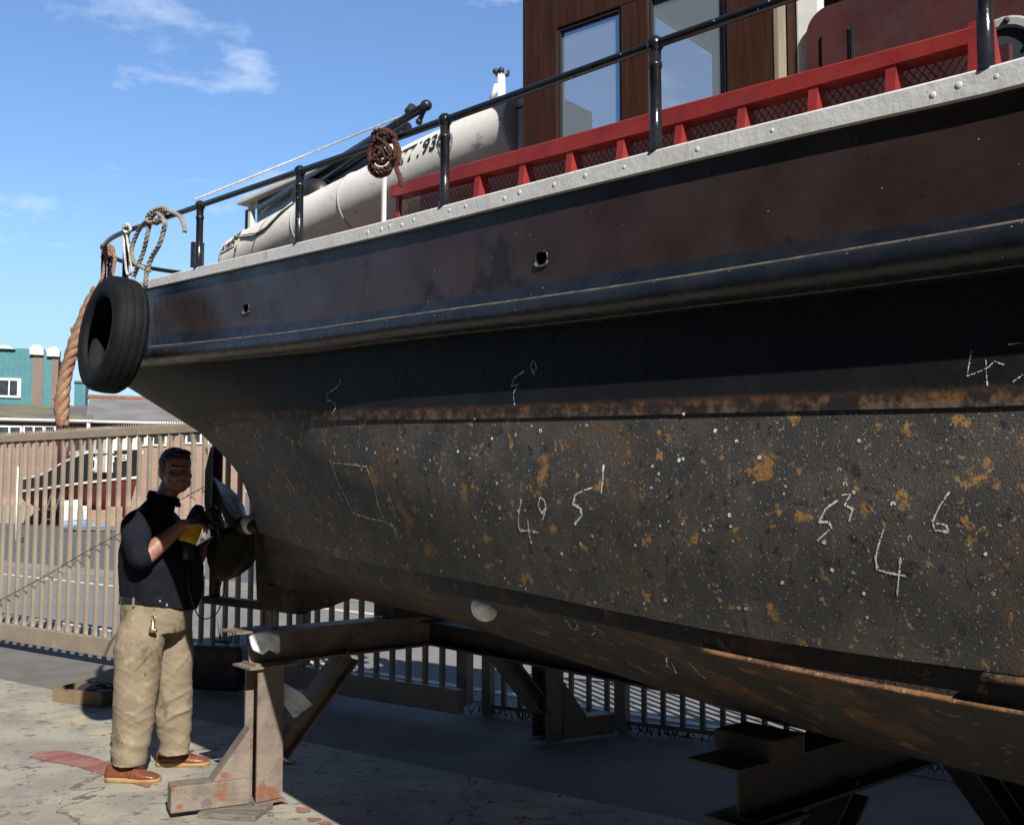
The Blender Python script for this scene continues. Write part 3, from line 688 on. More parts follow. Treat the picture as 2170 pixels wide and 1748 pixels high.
# ------------------------------------------------------------------ red rack of mesh along the gunwale
RB = -.17
def rk(u_or_s, b, z): return bp(u_or_s, b, z)
RT = [(827, 392), (1375, 239), (2022, 66), (2085, 49)]; RBt = [(827, 418), (1375, 277), (2022, 101), (2085, 84)]
def s_at_u(u, b):
    lo_, hi = -1.5, 4.2
    for _ in range(40):
        m_ = (lo_ + hi)/2
        if proj(bp(m_, b, 2.6))[0] > u: lo_ = m_
        else: hi = m_
    return (lo_ + hi)/2
sA, sB = s_at_u(827, RB), s_at_u(2080, RB)
zt = lambda s: z_line(s, RB, RT); zb = lambda s: z_line(s, RB, RBt)
mb = MB(); n = 24; rr = []
for i in range(n + 1):
    s = sA + (sB - sA)*i/n
    rr.append([bp(s, RB, zb(s)), bp(s, RB, zt(s) - .004), bp(s, RB - .004, zt(s)), bp(s, RB - .06, zt(s)), bp(s, RB - .06, zb(s))])
mb.rings(rr, smooth=False); rack = mb.build('gunwale_rack', MT['red'], tug)
ups = [1010, 1105, 1205.5, 1313.5, 1437, 1570, 1721, 1885.5]
for u in ups + [2072]:
    s = s_at_u(u, RB); m2 = MB(); z1 = zb(s); z0 = rCT.z(s) - .06; w = .013
    if u > 2000: w = .022; z1 = zt(s) + .012
    sec = [(RB - .004, z1), (RB - .035, z1), (RB - .11, z0), (RB + .02, z0)]
    m2.prism([bp(s - w, b_, z_) for b_, z_ in sec], D*2*w); m2.build('rack_post', MT['red'], rack)
for u in (831, 922):
    m2 = MB(); s = s_at_u(u, RB); m2.bar(bp(s, RB - .03, rCT.z(s) - .05), bp(s, RB - .03, zb(s)), .014, .02, up=D)
    m2.build('rack_post', MT['red'], rack)
m2 = MB(); bb = RB - .066; L_ = sA - sB; k = 0
zlo = lambda s: rCT.z(s) - .05
step = .021
i = 0
while i*step < L_ + .2:
    for sg in (1, -1):
        s0 = sB + i*step; h = .26; s1 = s0 + sg*h*.75
        pts = []
        for j in range(9):
            s = s0 + (s1 - s0)*j/8; z = zlo(s) + h*j/8
            if sB < s < sA and z < zb(s) + .022: pts.append(bp(s, bb + .002*sg, z))
        if len(pts) > 1: m2.tube(pts, .0013, 4)
    i += 1
m2.build('wire_mesh', MT['wire'], rack)
m2 = MB()
m2.rings([[bp(sB + (sA - sB)*i/10, RB - .14, r4.z(0)), bp(sB + (sA - sB)*i/10, RB - .14, zb(sB + (sA - sB)*i/10) + .035), bp(sB + (sA - sB)*i/10, RB - .16, zb(sB + (sA - sB)*i/10) + .035), bp(sB + (sA - sB)*i/10, RB - .16, r4.z(0))] for i in range(11)], smooth=False)
m2.build('backing_board', MT['casing'], rack)
m2 = MB(); s = s_at_u(834, RB); m2.bar(bp(s + .02, RB + .03, rCT.z(s)-.05), bp(s + .02, RB + .03, zt(s) + .055), .012, .012, up=D); m2.build('end_bracket', MT['locker'], rack)

# ------------------------------------------------------------------ wheelhouse, casing, locker
A = Vector((-.772, .636, 0)); Mn = Vector((-.636, -.772, 0))
C0 = Vector((.039, 3.75, 0))
def wall(u, v, dep=0): return onplane(u, v, C0 + Mn*dep, Mn)
def wq(q, dep, z): r_ = C0 - A*q + Mn*dep; return Vector((r_.x, r_.y, z))
def q_of(u, v=150): return (wall(u, v) - C0).dot(-A)
ZB, ZT = 2.22, 3.95
QW = q_of(1640)
wh_d = 1.5
q1a, q1b, q2a, q2b = q_of(1180), q_of(1316), q_of(1374), q_of(1540)
zw = wall(1180, 62).z; zw2 = wall(1316, 12).z
ztop = (zw + zw2)/2; zsill = 2.36
mb = MB()
def wallbox(q0, q1, d0, d1, z0, z1, m=0, bev=.004): 
    c = wq((q0+q1)/2, (d0+d1)/2, (z0+z1)/2); rot = Matrix((-A, -Mn, Vector((0, 0, 1)))).transposed() if False else Matrix((-A, Mn, Vector((0, 0, 1)))).transposed()
    return mb.box(c, (abs(q1-q0), abs(d1-d0), abs(z1-z0)), rot, m, bev)
th = .045
for dA, dB in ((-th, 0), (-wh_d, -wh_d + th)):
    wallbox(0, q1a, dA, dB, ZB, ZT); wallbox(q1b, q2a, dA, dB, zsill, ztop); wallbox(q2b, QW, dA, dB, ZB, ZT)
    wallbox(q1a, q2b, dA, dB, ZB, zsill); wallbox(q1a, q2b, dA, dB, ztop, ZT)
wallbox(.0, .045, -wh_d + th, -th, ZB, 2.9); wallbox(.0, .045, -wh_d + th, -th, 3.7, ZT); wallbox(.0, .045, -.75, -.65, 2.9, 3.7)
wallbox(QW - .045, QW, -wh_d + th, -th, ZB, 2.75); wallbox(QW - .045, QW, -wh_d + th, -th, 3.7, ZT)
wh = mb.build('wheelhouse', MT['wood'], tug)
mb = MB(); wallbox(-.12, QW + .12, -wh_d - .12, .1, ZT, ZT + .06, bev=.015); mb.build('roof', MT['whitepanel'], wh)
for (qa, qb) in ((q1a, q1b), (q2a, q2b)):
    mb = MB(); fr = .012
    for g in ((qa, qa + fr, zsill, ztop), (qb - fr, qb, zsill, ztop), (qa + fr, qb - fr, zsill, zsill + fr), (qa + fr, qb - fr, ztop - fr, ztop)):
        wallbox(g[0] + .001, g[1] - .001, -.032, -.006, g[2] + .001, g[3] - .001, bev=0)
    mb.build('window_frame', MT['ink'], wh)
    for dd in (-.024, -wh_d + .02):
        mb = MB(); wallbox(qa + fr, qb - fr, dd, dd + .005, zsill + fr, ztop - fr, bev=0); mb.build('window_pane', MT['glass'], wh)
# inside: helm seat and console seen through the glass
mb = MB(); wallbox(q1b - .13, q1b + .16, -.5, -.42, ZB, 3.02, bev=.03); wallbox(q1b - .16, q1b + .1, -.42, -.1, 2.5, 2.56, bev=.02); mb.build('helm_seat', MT['dinghygrey'], wh)
mb = MB(); wallbox(q2a - .05, QW - .05, -1.1, -.75, ZB, 2.86, bev=.02); mb.build('console', MT['locker'], wh)
mb = MB(); wallbox(q1b + .05, QW - .06, -1.3, -1.1, 3.22, 3.46, bev=.01); mb.build('overhead_shelf', MT['ink'], wh)
mb = MB(); wallbox(.05, QW - .05, -wh_d + .05, -.05, ZB - .0, ZB + .02, bev=0); mb.build('cabin_sole', MT['palewood'], wh)
# trim and panel between wheelhouse and casing
mb = MB(); wallbox(QW + .001, QW + .02, -.05, .004, ZB, ZT - .4); mb.build('corner_trim', MT['palewood'], wh)
mb = MB(); wallbox(QW + .022, q_of(1676), -.09, -.05, ZB, ZT - .4); mb.build('corner_post', MT['wood'], wh)
mb = MB(); wallbox(q_of(1676), q_of(1725), -.09, -.045, ZB, 3.25, bev=.006); mb.build('side_panel', MT['whitepanel'], wh)
# engine casing
qc0, qc1 = q_of(1704), q_of(1704) + 2.4
zc = wall(1760, 4).z
mb = MB(); rc = .075; pr = [(qc0, ZB)]
pr += [(qc0 + rc - rc*math.cos(a), zc - rc + rc*math.sin(a)) for a in [R(9*i) for i in range(11)]] + [(qc1, zc + .10), (qc1, ZB)]
P3 = [wq(q, -.02, z) for q, z in pr]; mb.prism(P3, -Mn*1.15)
bmesh.ops.bevel(mb.bm, geom=[e for e in mb.bm.edges if all(abs((v.co - C0).dot(Mn) + .02) < 1e-4 for v in e.verts)], offset=.012, segments=3, affect='EDGES')
casing = mb.build('engine_casing', MT['casing'], tug)
mb = MB(); qa, qb = q_of(1738), q_of(1797)
wallbox(qa, qb, -.02, -.012, 2.5, wall(1770, 60).z, bev=.002); mb.build('access_panel', MT['casing'], casing)
mb = MB(); mb.tube([wq(qb + .012, -.008, 2.5), wq(qb + .012, -.008, wall(1797, 52).z)], .006, 8); mb.build('panel_hinge', MT['black'], casing)
pc = wall(2128, 118); qp = (pc - C0).dot(-A)
mb = MB(); cc = wq(qp, -.012, pc.z)
def circ(r_, k=28, dep=0): return [cc + (-A)*r_*math.cos(i*2*math.pi/k) + Vector((0, 0, 1))*r_*math.sin(i*2*math.pi/k) + Mn*dep for i in range(k)]
mb.rings([circ(.105), circ(.105, dep=.016), circ(.098, dep=.022), circ(.08, dep=.022), circ(.075, dep=.012)], cap=False, smooth=False)
pring = mb.build('porthole', MT['dinghygrey'], casing)
mb = MB(); mb.poly(circ(.078, dep=.008)); mb.build('porthole_glass', MT['darkglass'], casing)
for k in range(6):
    mb = MB(); a = k*math.pi/3 + .4; mb.ball(cc + (-A)*.09*math.cos(a) + Vector((0, 0, 1))*.09*math.sin(a) + Mn*.024, .009, 8)
    mb.build('porthole_bolt', MT['darksteel'], pring)
# pale locker abaft the wheelhouse
lk = wall(1040, 330); ql0 = q_of(1040); 
mb = MB(); wallbox(ql0, -.004, -.46, -.16, ZB, wall(1075, 217, -.16).z, bev=.012)
locker = mb.build('deck_locker', MT['locker'], tug)
mb = MB(); zt_ = wall(1075, 236, -.16).z; wallbox(ql0 - .004, -.008, -.464, -.156, zt_ - .004, zt_ + .002, bev=0); mb.build('locker_lid_seam', MT['ink'], locker)
# hatch under the dinghy
mb = MB(); mb.bar(bp(1.2, -.75, 2.42), bp(3.5, -.72, 2.42), .5, .34); mb.build('after_hatch', MT['deck'], tug)

port(1147, 549, .0245, .021); port(521, 655, .026, .02)

# ------------------------------------------------------------------ ropes: twisted strands
def spline(pts, n=8):
    pts = [Vector(p) for p in pts]; out = []
    for i in range(len(pts) - 1):
        a = pts[i-1] if i else pts[0]*2 - pts[1]; d_ = pts[i+2] if i + 2 < len(pts) else pts[-1]*2 - pts[-2]
        out += [cat(a, pts[i], pts[i+1], d_, k/n) for k in range(n)]
    return out + [pts[-1]]
def resample(pts, step):
    out = [pts[0]]; acc = 0
    for a, b_ in zip(pts, pts[1:]):
        L = (b_ - a).length
        if L == 0: continue
        d_ = step - acc
        while d_ <= L: out.append(a.lerp(b_, d_/L)); d_ += step
        acc = L - (d_ - step)
    out.append(pts[-1]); return out
def rope(mb, pts, r, strands=3, pitch=7.0, m=0, rfun=None):
    pts = resample(spline(pts), max(.004, r*.7)); u = None; n = len(pts); acc = 0; ctr = [[] for _ in range(strands)]; rad = []
    for i, p in enumerate(pts):
        t = (pts[min(i+1, n-1)] - pts[max(i-1, 0)])
        if t.length < 1e-8: t = Vector((0, 0, 1))
        t.normalize(); u = t.orthogonal() if u is None else u - t*u.dot(t); u.normalize(); w = t.cross(u)
        if i: acc += (p - pts[i-1]).length
        q = rfun(i/(n-1)) if rfun else 1.0; rr = r*q; rad.append(rr*.56)
        for k in range(strands):
            a = acc/(pitch*r)*2*math.pi + k*2*math.pi/strands
            ctr[k].append(p + (u*math.cos(a) + w*math.sin(a))*rr*.5)
    for c in ctr: mb.tube(c, rad, 6, m)
def rope_thing(name, label, cat_, m, runs, group=None):
    """runs: list of (points, radius, strands)"""
    mb = MB()
    for rn in runs: rope(mb, rn[0], rn[1], rn[2] if len(rn) > 2 else 3, rfun=rn[3] if len(rn) > 3 else None)
    return tag(mb.build(name, m), label, cat_, group)

# tyre fender hung against the quarter
sT = 3.23
def torus(c, axis, prof, n=56):
    axis = axis.normalized(); x = axis.orthogonal().normalized(); y = axis.cross(x); mb = MB(); rr = []
    for i in range(n):
        a = i*2*math.pi/n; e = x*math.cos(a) + y*math.sin(a); rr.append([c + e*r_ + axis*h for r_, h in prof])
    rr.append(rr[0]); mb.rings(rr, True, False, smooth=True); bmesh.ops.remove_doubles(mb.bm, verts=mb.bm.verts, dist=1e-5); return mb
Tc = bp(sT, .165, 2.345); axT = (NO + Vector((0, 0, .10)) + D*.02).normalized()
tprof = [(.172, .058), (.178, .072), (.20, .080), (.235, .083), (.262, .072), (.276, .054), (.279, .045), (.278, .043), (.278, .038), (.280, .036), (.282, .004), (.281, .002), (.281, -.003), (.282, -.005), (.280, -.036), (.278, -.038), (.278, -.043), (.279, -.045), (.276, -.054), (.262, -.072), (.235, -.083), (.20, -.080), (.178, -.072), (.172, -.058), (.182, -.05), (.245, -.06), (.262, -.03), (.264, 0), (.262, .03), (.245, .06), (.182, .05)]
tyre = torus(Tc, axT, tprof).build('tyre_fender', MT['rubber'])
tag(tyre, 'old black car tyre hung as a fender against the stern quarter', 'tyre')

def rp(u, v, b=.02):          # a point near the rail: on the vertical sheet b outboard of the straight side
    return onplane(u, v, P0 + NO*b, NO)
ru = lambda *q: [rp(u, v, .02 + (random.random() - .5)*.012) for u, v in q]
rope_thing('mooring_rope', 'sun-bleached grey rope knotted round the rail and hanging in long loops above the tyre', 'rope', MT['ropegrey'], [
    (ru((392, 492), (388, 470), (378, 456), (352, 446), (330, 452), (318, 465)), .011),
    (ru((318, 460), (330, 445), (350, 441), (345, 458), (322, 472), (312, 462), (326, 448), (345, 462), (330, 474)), .012),
    (ru((312, 466), (298, 482), (285, 508), (279, 530), (284, 555), (300, 566), (318, 574)), .011),
    (ru((318, 474), (312, 500), (305, 530), (294, 560), (284, 585), (281, 596)), .011),
    (ru((338, 462), (349, 470), (346, 492), (338, 518), (322, 545), (312, 572), (309, 596), (308, 606)), .012)])
rope_thing('white_cord', 'thin white cord looped over the rail above the tyre', 'rope', MT['ropewhite'], [
    (ru((264, 478), (262, 500), (264, 540), (268, 575), (273, 582), (278, 576), (276, 545), (270, 510), (268, 484)), .0065),
    (ru((262, 486), (266, 476), (274, 478), (276, 488), (268, 494), (262, 484), (270, 478)), .0075)])
sq = um[1]; qpos = railP(sq, 1, .2)
ro = lambda *q: [onplane(u, v, qpos + Vector((-.03, -.05, 0)), Vector((0, 1, 0))) for u, v in q]
swell = lambda t: 1 + .30*math.exp(-((t - .40)/.07)**2) + .16*math.exp(-((t - .85)/.06)**2) - .2*max(0, t - .9)*10*.3
rope_thing('rope_fender', 'thick faded orange rope fender hanging from the stern rail', 'rope fender', MT['ropeorange'], [
    (ro((226, 528), (236, 530), (243, 545), (240, 572), (232, 600), (222, 618), (210, 634)), .011),
    (ro((228, 536), (222, 560), (216, 590), (206, 612), (198, 630)), .010),
    (ro((218, 526), (230, 520), (240, 528), (236, 540), (224, 540), (220, 528), (232, 524)), .012),
    (ro((208, 612), (204, 622), (198, 632), (186, 655), (174, 690), (164, 722), (150, 755), (140, 790), (134, 830), (131, 868), (133, 904)), .036, 4, swell),
    (ro((158, 690), (172, 688), (182, 698), (176, 712), (160, 708), (154, 696), (168, 700), (180, 710), (164, 718)), .014),
    (ro((118, 836), (130, 842), (142, 848), (138, 858), (122, 850), (116, 842)), .013)])
rope_thing('coiled_line', 'rust brown rope hitched and coiled round the rail beside the dinghy', 'rope', MT['ropebrown'], [
    (ru((800, 288), (820, 284), (836, 300), (838, 330), (826, 352), (806, 360), (788, 350), (782, 328), (790, 306), (806, 296), (822, 310), (832, 336), (822, 362), (804, 368)), .0095),
    (ru((796, 300), (792, 282), (812, 276), (832, 284), (836, 296), (818, 300), (800, 290), (814, 280), (830, 292)), .0095),
    (ru((788, 346), (800, 332), (818, 330), (830, 344), (822, 366), (800, 372), (784, 356), (794, 338), (814, 344)), .0095),
    (ru((834, 296), (844, 312), (846, 336), (840, 356), (848, 376), (850, 396)), .009),
    (ru((800, 310), (794, 330), (804, 346), (818, 340), (812, 320), (802, 312)), .009)])

# ------------------------------------------------------------------ on deck: dinghy, spars, shelter
DB = -.74
def dk(u, v, b=DB): return onplane(u, v, P0 + NO*b, NO)
rt = .155
tops = [dk(520, 500), dk(600, 455), dk(700, 402), dk(800, 353), dk(900, 302), dk(1040, 236), dk(1130, 196)]
ctr = [p - Vector((0, 0, rt)) - NO*.0 for p in tops]; 
sax = (ctr[1] - ctr[2]).normalized()
line = resample(spline(ctr, 10), .03); line.reverse()
mb = MB(); nose = [line[-1] + sax*d_ for d_ in (.03, .06, .085, .105, .118, .122)]
mb.tube(line + nose, [rt]*len(line) + [rt*.97, rt*.88, rt*.74, rt*.55, rt*.28, rt*.06], 40)
ding = empty('inflatable_dinghy', ctr[2] - Vector((0, 0, rt)), 'pale grey inflatable dinghy with a registration number, lashed on the after deck', 'dinghy')
mb.build('buoyancy_tube', MT['dinghy'], ding)
def tube_pt(t, ang, r_=rt, lift=.002):       # t along from the nose end (metres), ang from top towards the camera
    ln = list(reversed(line)); acc = 0
    for a, b_ in zip(ln, ln[1:]):
        L = (b_ - a).length
        if acc + L >= t or b_ is ln[-1]:
            c = a.lerp(b_, min(1, max(-3, (t - acc)/L))); ax_ = (b_ - a).normalized(); break
        acc += L
    up_ = Vector((0, 0, 1)); up_ = (up_ - ax_*up_.dot(ax_)).normalized(); sdv = up_.cross(ax_); sdv = sdv if sdv.dot(NO) > 0 else -sdv
    return c + (up_*math.cos(ang) + sdv*math.sin(ang))*(r_ + lift)
mb = MB(); mb2 = MB()
for t in (.78, 1.22): mb.tube([tube_pt(t, a*2*math.pi/40, lift=.0015) for a in range(40)], .004, 6, closed=True)
mb.build('seam_band', MT['dinghygrey'], ding)
mb = MB(); mb.tube([tube_pt(.17 + d_, a) for d_, a in ((0, 1.0), (.1, 1.2), (.26, 1.43), (.40, 1.37), (.52, 1.05), (.6, .83))], .008, 8)
mb.build('grab_line', MT['ink'], ding)
mb = MB(); mb.tube([tube_pt(.05 + d_, a, lift=.006) for d_, a in ((.05, 1.3), (.11, .95), (.17, .83), (.19, 1.05), (.17, 1.4), (.14, 1.65))], .006, 8)
mb.tube([tube_pt(.15 + d_, a, lift=.01) for d_, a in ((0, 1.0), (.1, 1.22), (.26, 1.45), (.40, 1.4), (.52, 1.07), (.6, .85))], .0045, 6); mb.build('lacing', MT['ropewhite'], ding)
def tubetext(txt, size, t0, ang0, m, nm, flip=-1):
    vs, fs = textmesh(txt, size, .003); mb = MB()
    bv = [mb.bm.verts.new(tube_pt(t0 - v.x*flip, ang0 - v.y/rt, lift=.0025)) for v in vs]
    for f in fs: mb.face([bv[i] for i in f])
    o = mb.build(nm, m, ding, fix=False); return o
tubetext('N771938', .105, 1.84, 1.30, MT['ink'], 'registration_number')
tubetext('AV', .055, .045, 1.22, MT['ink'], 'lettering'); tubetext('O', .055, .105, 1.22, MT['redink'], 'lettering'); tubetext('N', .055, .15, 1.22, MT['ink'], 'lettering')
mb = MB(); mb.tube([tube_pt(.01 + .04*i, 1.42) for i in range(5)], .0025, 5); mb.build('lettering', MT['ink'], ding)
mb = MB(); cpt = [tube_pt(2.05 + .05*math.cos(i*.3927), 1.5 + .32*math.sin(i*.3927), lift=.003) for i in range(16)]; mb.poly(cpt); mb.build('patch', MT['dinghygrey'], ding)
# black outboard cowl behind the dinghy
mb = MB(); oc = dk(668, 428, -1.02); rr = []
for h, k in ((-.25, .6), (-.05, .9), (0, 1), (.05, .97), (.09, .82), (.115, .5), (.12, .1)):
    rr.append([oc + Vector((0, 0, h)) + D*(.17*k*math.copysign(abs(math.cos(a))**.7, math.cos(a))) + NO*(.11*k*math.copysign(abs(math.sin(a))**.7, math.sin(a))) for a in [i*math.pi/12 for i in range(24)]])
mb.rings(rr); om = mb.build('outboard_motor', MT['plasticblack']); tag(om, 'black outboard motor cowl standing behind the dinghy', 'outboard motor')
mb = MB(); mb.bar(oc + Vector((0, 0, -.25)), oc + Vector((0, 0, -.62)), .09, .12, up=D); mb.build('motor_leg', MT['plasticblack'], om); 
# two dark spars and the cord from the higher one
def spar(name, pts, r_, label):
    mb = MB(); mb.tube(pts, r_, 12); o = mb.build(name, MT['black']); tag(o, label, 'spar', 'dark spars lying above the dinghy'); return o
bS = -.98
a_, b_ = dk(552, 444, bS), dk(903, 224, bS)
spar('spar', [a_, a_.lerp(b_, .93), b_], [.024, .021, .020], 'longer black spar with fittings at its raised end, above the dinghy')
mb = MB(); mb.ball(b_, .03, 12, sc=(1, 1, .9)); e2 = dk(888, 258, bS); mb.tube([b_, e2], .012, 8); mb.ball(e2, .018, 8); mb.tube([dk(866, 240, bS), dk(876, 228, bS)], .026, 10); mb.build('end_fitting', MT['plasticblack'], bpy.data.objects['spar'])
spar('spar', [dk(560, 468, bS - .1), dk(866, 268, bS - .1)], .022, 'shorter black spar lying just under the longer one')
rope_thing('white_cord', 'taut white cord running from the raised spar end down to the rail', 'rope', MT['ropewhite'], [([dk(853, 246, bS), dk(640, 332, bS*.7), rp(412, 424, .0)], .0048)])
# mast beyond, white, with fittings
mb = MB(); mt = Vector((.0, 5.35, 0)); mx_ = lambda u, v: aty(u, v, 6.6)
mb.tube([mx_(1066, 620), mx_(1064, 300), mx_(1062, 160)], [.04, .032, .026], 14); mastm = mb.build('mast', MT['whitep']); tag(mastm, 'slim white mast head with small black fittings rising behind the grey locker', 'mast')
mb = MB(); mb.tube([mx_(1050, 160), mx_(1078, 160)], .011, 8); mb.ball(mx_(1050, 152), .02, 8); mb.ball(mx_(1062, 150), .022, 10); mb.tube([mx_(1077, 160), mx_(1077, 150)], .009, 6); mb.build('masthead_fitting', MT['ink'], mastm)
mb = MB(); mb.tube([mx_(1042, 210), mx_(1053, 180)], .018, 8); mb.tube([mx_(1060, 165), mx_(1052, 300)], .004, 5); mb.tube([mx_(1064, 165), mx_(1076, 260)], .004, 5); mb.build('stay', MT['whitep'], mastm)
# deck shelter on the far side of the after deck
bh = -1.25
def dh(u, v, b=bh): return onplane(u, v, P0 + NO*b, NO)
shl = empty('deck_shelter', dh(620, 520), 'small white-roofed shelter with a dark window on the far side of the after deck', 'shelter')
r0, r1 = dh(516, 412), dh(810, 346); zr = (r0.z + r1.z)/2
mb = MB(); r0.z = r1.z = zr; mid = (r0 + r1)/2 - NO*.35
mb.box(mid + Vector((0, 0, .02)), ((r1 - r0).length, .8, .035), Matrix(((r1 - r0).normalized(), NO, Vector((0, 0, 1)))).transposed(), bevel=.008); mb.build('roof', MT['whitep'], shl)
mb = MB(); pu = dh(534, 420); mb.bar(Vector((pu.x, pu.y, 2.2)), Vector((pu.x, pu.y, zr)), .035, .035, up=D); mb.build('corner_post', MT['whitep'], shl)
mb = MB(); pu2 = dh(525, 420, bh - .06); mb.bar(Vector((pu2.x, pu2.y, 2.2)), Vector((pu2.x, pu2.y, zr)), .02, .03, up=D); mb.build('corner_trim', MT['farblack'], shl)
mb = MB(); w0, w1 = dh(545, 450), dh(790, 430); w0.z = w1.z = 2.2
for k in range(4):
    pass
mb.prism([w0, w1, Vector((w1.x, w1.y, zr - .001)), Vector((w0.x, w0.y, zr - .001))], -NO*.02); mb.build('side_window', MT['darkglass'], shl)
# stern plate on the far rail
mb = MB(); pl = aty(418, 541, 5.9); mb.box(pl, (.075, .02, .15), Euler((0, 0, .5)).to_matrix(), bevel=.004); mb.build('light_board', MT['black'], tug)

# ------------------------------------------------------------------ cradles
BD = Vector((.76, .65, 0)).normalized()
UPV = Vector((0, 0, 1))
def ibeam(mb, a, b, w, h, up=UPV, t=.011, tw=.009):
    a, b = Vector(a), Vector(b); x = (b - a).normalized(); y = up.cross(x).normalized(); z = x.cross(y)
    L = (b - a).length; rot = Matrix((x, y, z)).transposed(); c = (a + b)/2
    mb.box(c + z*(h/2 - t/2), (L, w, t), rot); mb.box(c - z*(h/2 - t/2), (L, w, t), rot); mb.box(c, (L, tw, h - 2*t + .001), rot)
def cradle(base, length, ztop, label, m_near):
    root = empty('boat_cradle', base, label, 'cradle', 'steel cradles holding the tugboat')
    h = .172; zb_ = ztop - h
    e0 = base - BD*.09; e1 = base + BD*(length + .09)
    mb = MB(); ibeam(mb, Vector((e0.x, e0.y, ztop - h/2)), Vector((e1.x, e1.y, ztop - h/2)), .15, h)
    mb.box(base - BD*.086 + UPV*(ztop + .005), (.24, .19, .009), Matrix((BD, BD.cross(UPV)*-1, UPV)).transposed()); mb.build('cross_beam', m_near, root)
    FD = BD.cross(UPV)         # along the boat
    for i, q in enumerate((base, base + BD*length)):
        sgn = 1 if i == 0 else -1
        mb = MB(); mb.box(q + UPV*(zb_ - .006), (.26, .20, .011), Matrix((BD, FD*-1, UPV)).transposed())
        x = BD*sgn
        for s_ in (-1, 1): mb.box(q + FD*s_*.068 + UPV*((zb_ - .012)/2 + .02), (.145, .011, zb_ - .052), Matrix((x, FD*-1, UPV)).transposed())
        mb.box(q + UPV*((zb_ - .012)/2 + .02), (.009, .125, zb_ - .052), Matrix((x, FD*-1, UPV)).transposed())
        mb.box(q - x*.0 + UPV*.03, (.17, .17, .012), Matrix((x, FD*-1, UPV)).transposed())
        mb.build('column', m_near, root)
        mb = MB(); ibeam(mb, q + x*.07 + UPV*.24, q + x*.50 + UPV*(zb_ - .005), .12, .10, up=x*-1 + UPV*.3); mb.build('brace', m_near, root)
        out = (-x*.86 + Vector((-.5, .0, 0))*(1 if i == 0 else -1)).normalized()
        mb = MB(); mb.bar(q + out*.078 + UPV*.093, q + out*.46 + UPV*.093, .125, .125, bevel=.006); mb.build('foot', m_near, root)
        mb = MB(); sdw = UPV.cross(out); pts = [q + out*.08 + UPV*.40, q + out*.08 + UPV*.157, q + out*.26 + UPV*.157]
        mb.prism([p - sdw*.055 for p in pts], sdw*.11); mb.build('gusset', m_near, root)
    return root
cA = gp(556, 1704); cB = Vector(((1590 - CX)/FPX*3.22, 3.22, 0))
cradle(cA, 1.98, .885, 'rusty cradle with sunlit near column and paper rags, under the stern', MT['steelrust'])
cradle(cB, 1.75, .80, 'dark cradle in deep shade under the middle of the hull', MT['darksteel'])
# keel beam between the cradles
kA = cA + BD*.99; kB = cB + BD*.86
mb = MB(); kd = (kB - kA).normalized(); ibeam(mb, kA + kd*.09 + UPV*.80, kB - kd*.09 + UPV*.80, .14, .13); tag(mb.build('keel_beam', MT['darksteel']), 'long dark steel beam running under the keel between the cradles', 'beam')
def block(c, sz, z0, z1, label, rotd=BD):
    mb = MB(); mb.box(Vector((c.x, c.y, (z0 + z1)/2)), (sz[0], sz[1], z1 - z0), Matrix((rotd, UPV.cross(rotd), UPV)).transposed(), bevel=.006)
    return tag(mb.build('timber_block', MT['timber']), label, 'timber block', 'timber blocks under the hull')
block(cA + BD*.93, (.40, .2, 0), .892, .985, 'dark timber block under the keel on the stern cradle')
block(cB + BD*.02, (.16, .22, 0), .806, .872, 'square timber block on the shaded middle cradle')
# packing under the near foot
pk = gp(500, 1722); mb = MB(); mb.box(pk + UPV*.014, (.30, .22, .026), Euler((0, 0, -.18)).to_matrix(), bevel=.004); tag(mb.build('packing_board', MT['plank']), 'grey weathered board packed under the foot of the rusty cradle', 'board')
mb = MB(); ch = gp(613, 1616); mb.prism([ch + Vector((-.03, -.02, .001)), ch + Vector((.02, -.035, .001)), ch + Vector((.035, .02, .001)), ch + Vector((-.015, .03, .001))], (0, 0, .008)); tag(mb.build('wood_chip', MT['crate']), 'small pale wood chip on the ground beside the rusty column', 'wood chip')
# paper rags
def rag(grid_px, Yf, label):
    rows = [[aty(u, v, Yf(i, j)) + Vector((random.uniform(-.004, .004), random.uniform(-.012, .012), random.uniform(-.004, .004))) for j, (u, v) in enumerate(r)] for i, r in enumerate(grid_px)]
    mb = MB(); mb.rings(rows, closed=False, cap=False); o = mb.build('paper_rag', MT['paper'])
    md = o.modifiers.new('sub', 'SUBSURF'); md.subdivision_type = 'SIMPLE'; md.levels = md.render_levels = 2; md = o.modifiers.new('th', 'SOLIDIFY'); md.thickness = .002
    return tag(o, label, 'rag', 'paper rags left on the cradle')
yb = cA.y - .10
rag([[(u_ - 15, v_) for u_, v_ in r_] for r_ in [[(540, 1338), (556, 1328), (578, 1326), (604, 1336)], [(541, 1346), (562, 1340), (585, 1340), (607, 1347)], [(547, 1362), (566, 1358), (588, 1358), (608, 1364)], [(551, 1376), (566, 1377), (588, 1374), (607, 1380)], [(556, 1378), (574, 1387), (586, 1376), (606, 1385)]]], lambda i, j: yb + (.06 if i == 0 else -.03 - .006*j), 'pale blue-white paper rag draped over the end of the cradle beam')
rag([[(585, 1452), (600, 1444), (618, 1455), (640, 1468)], [(588, 1464), (604, 1460), (626, 1470), (655, 1482)], [(598, 1488), (612, 1486), (634, 1490), (662, 1492)], [(610, 1506), (622, 1506), (640, 1502), (652, 1500)], [(622, 1520), (630, 1516), (640, 1508), (648, 1502)]], lambda i, j: cA.y + .02 + .02*j, 'crumpled oily white paper rag lying on the slanting cradle brace')

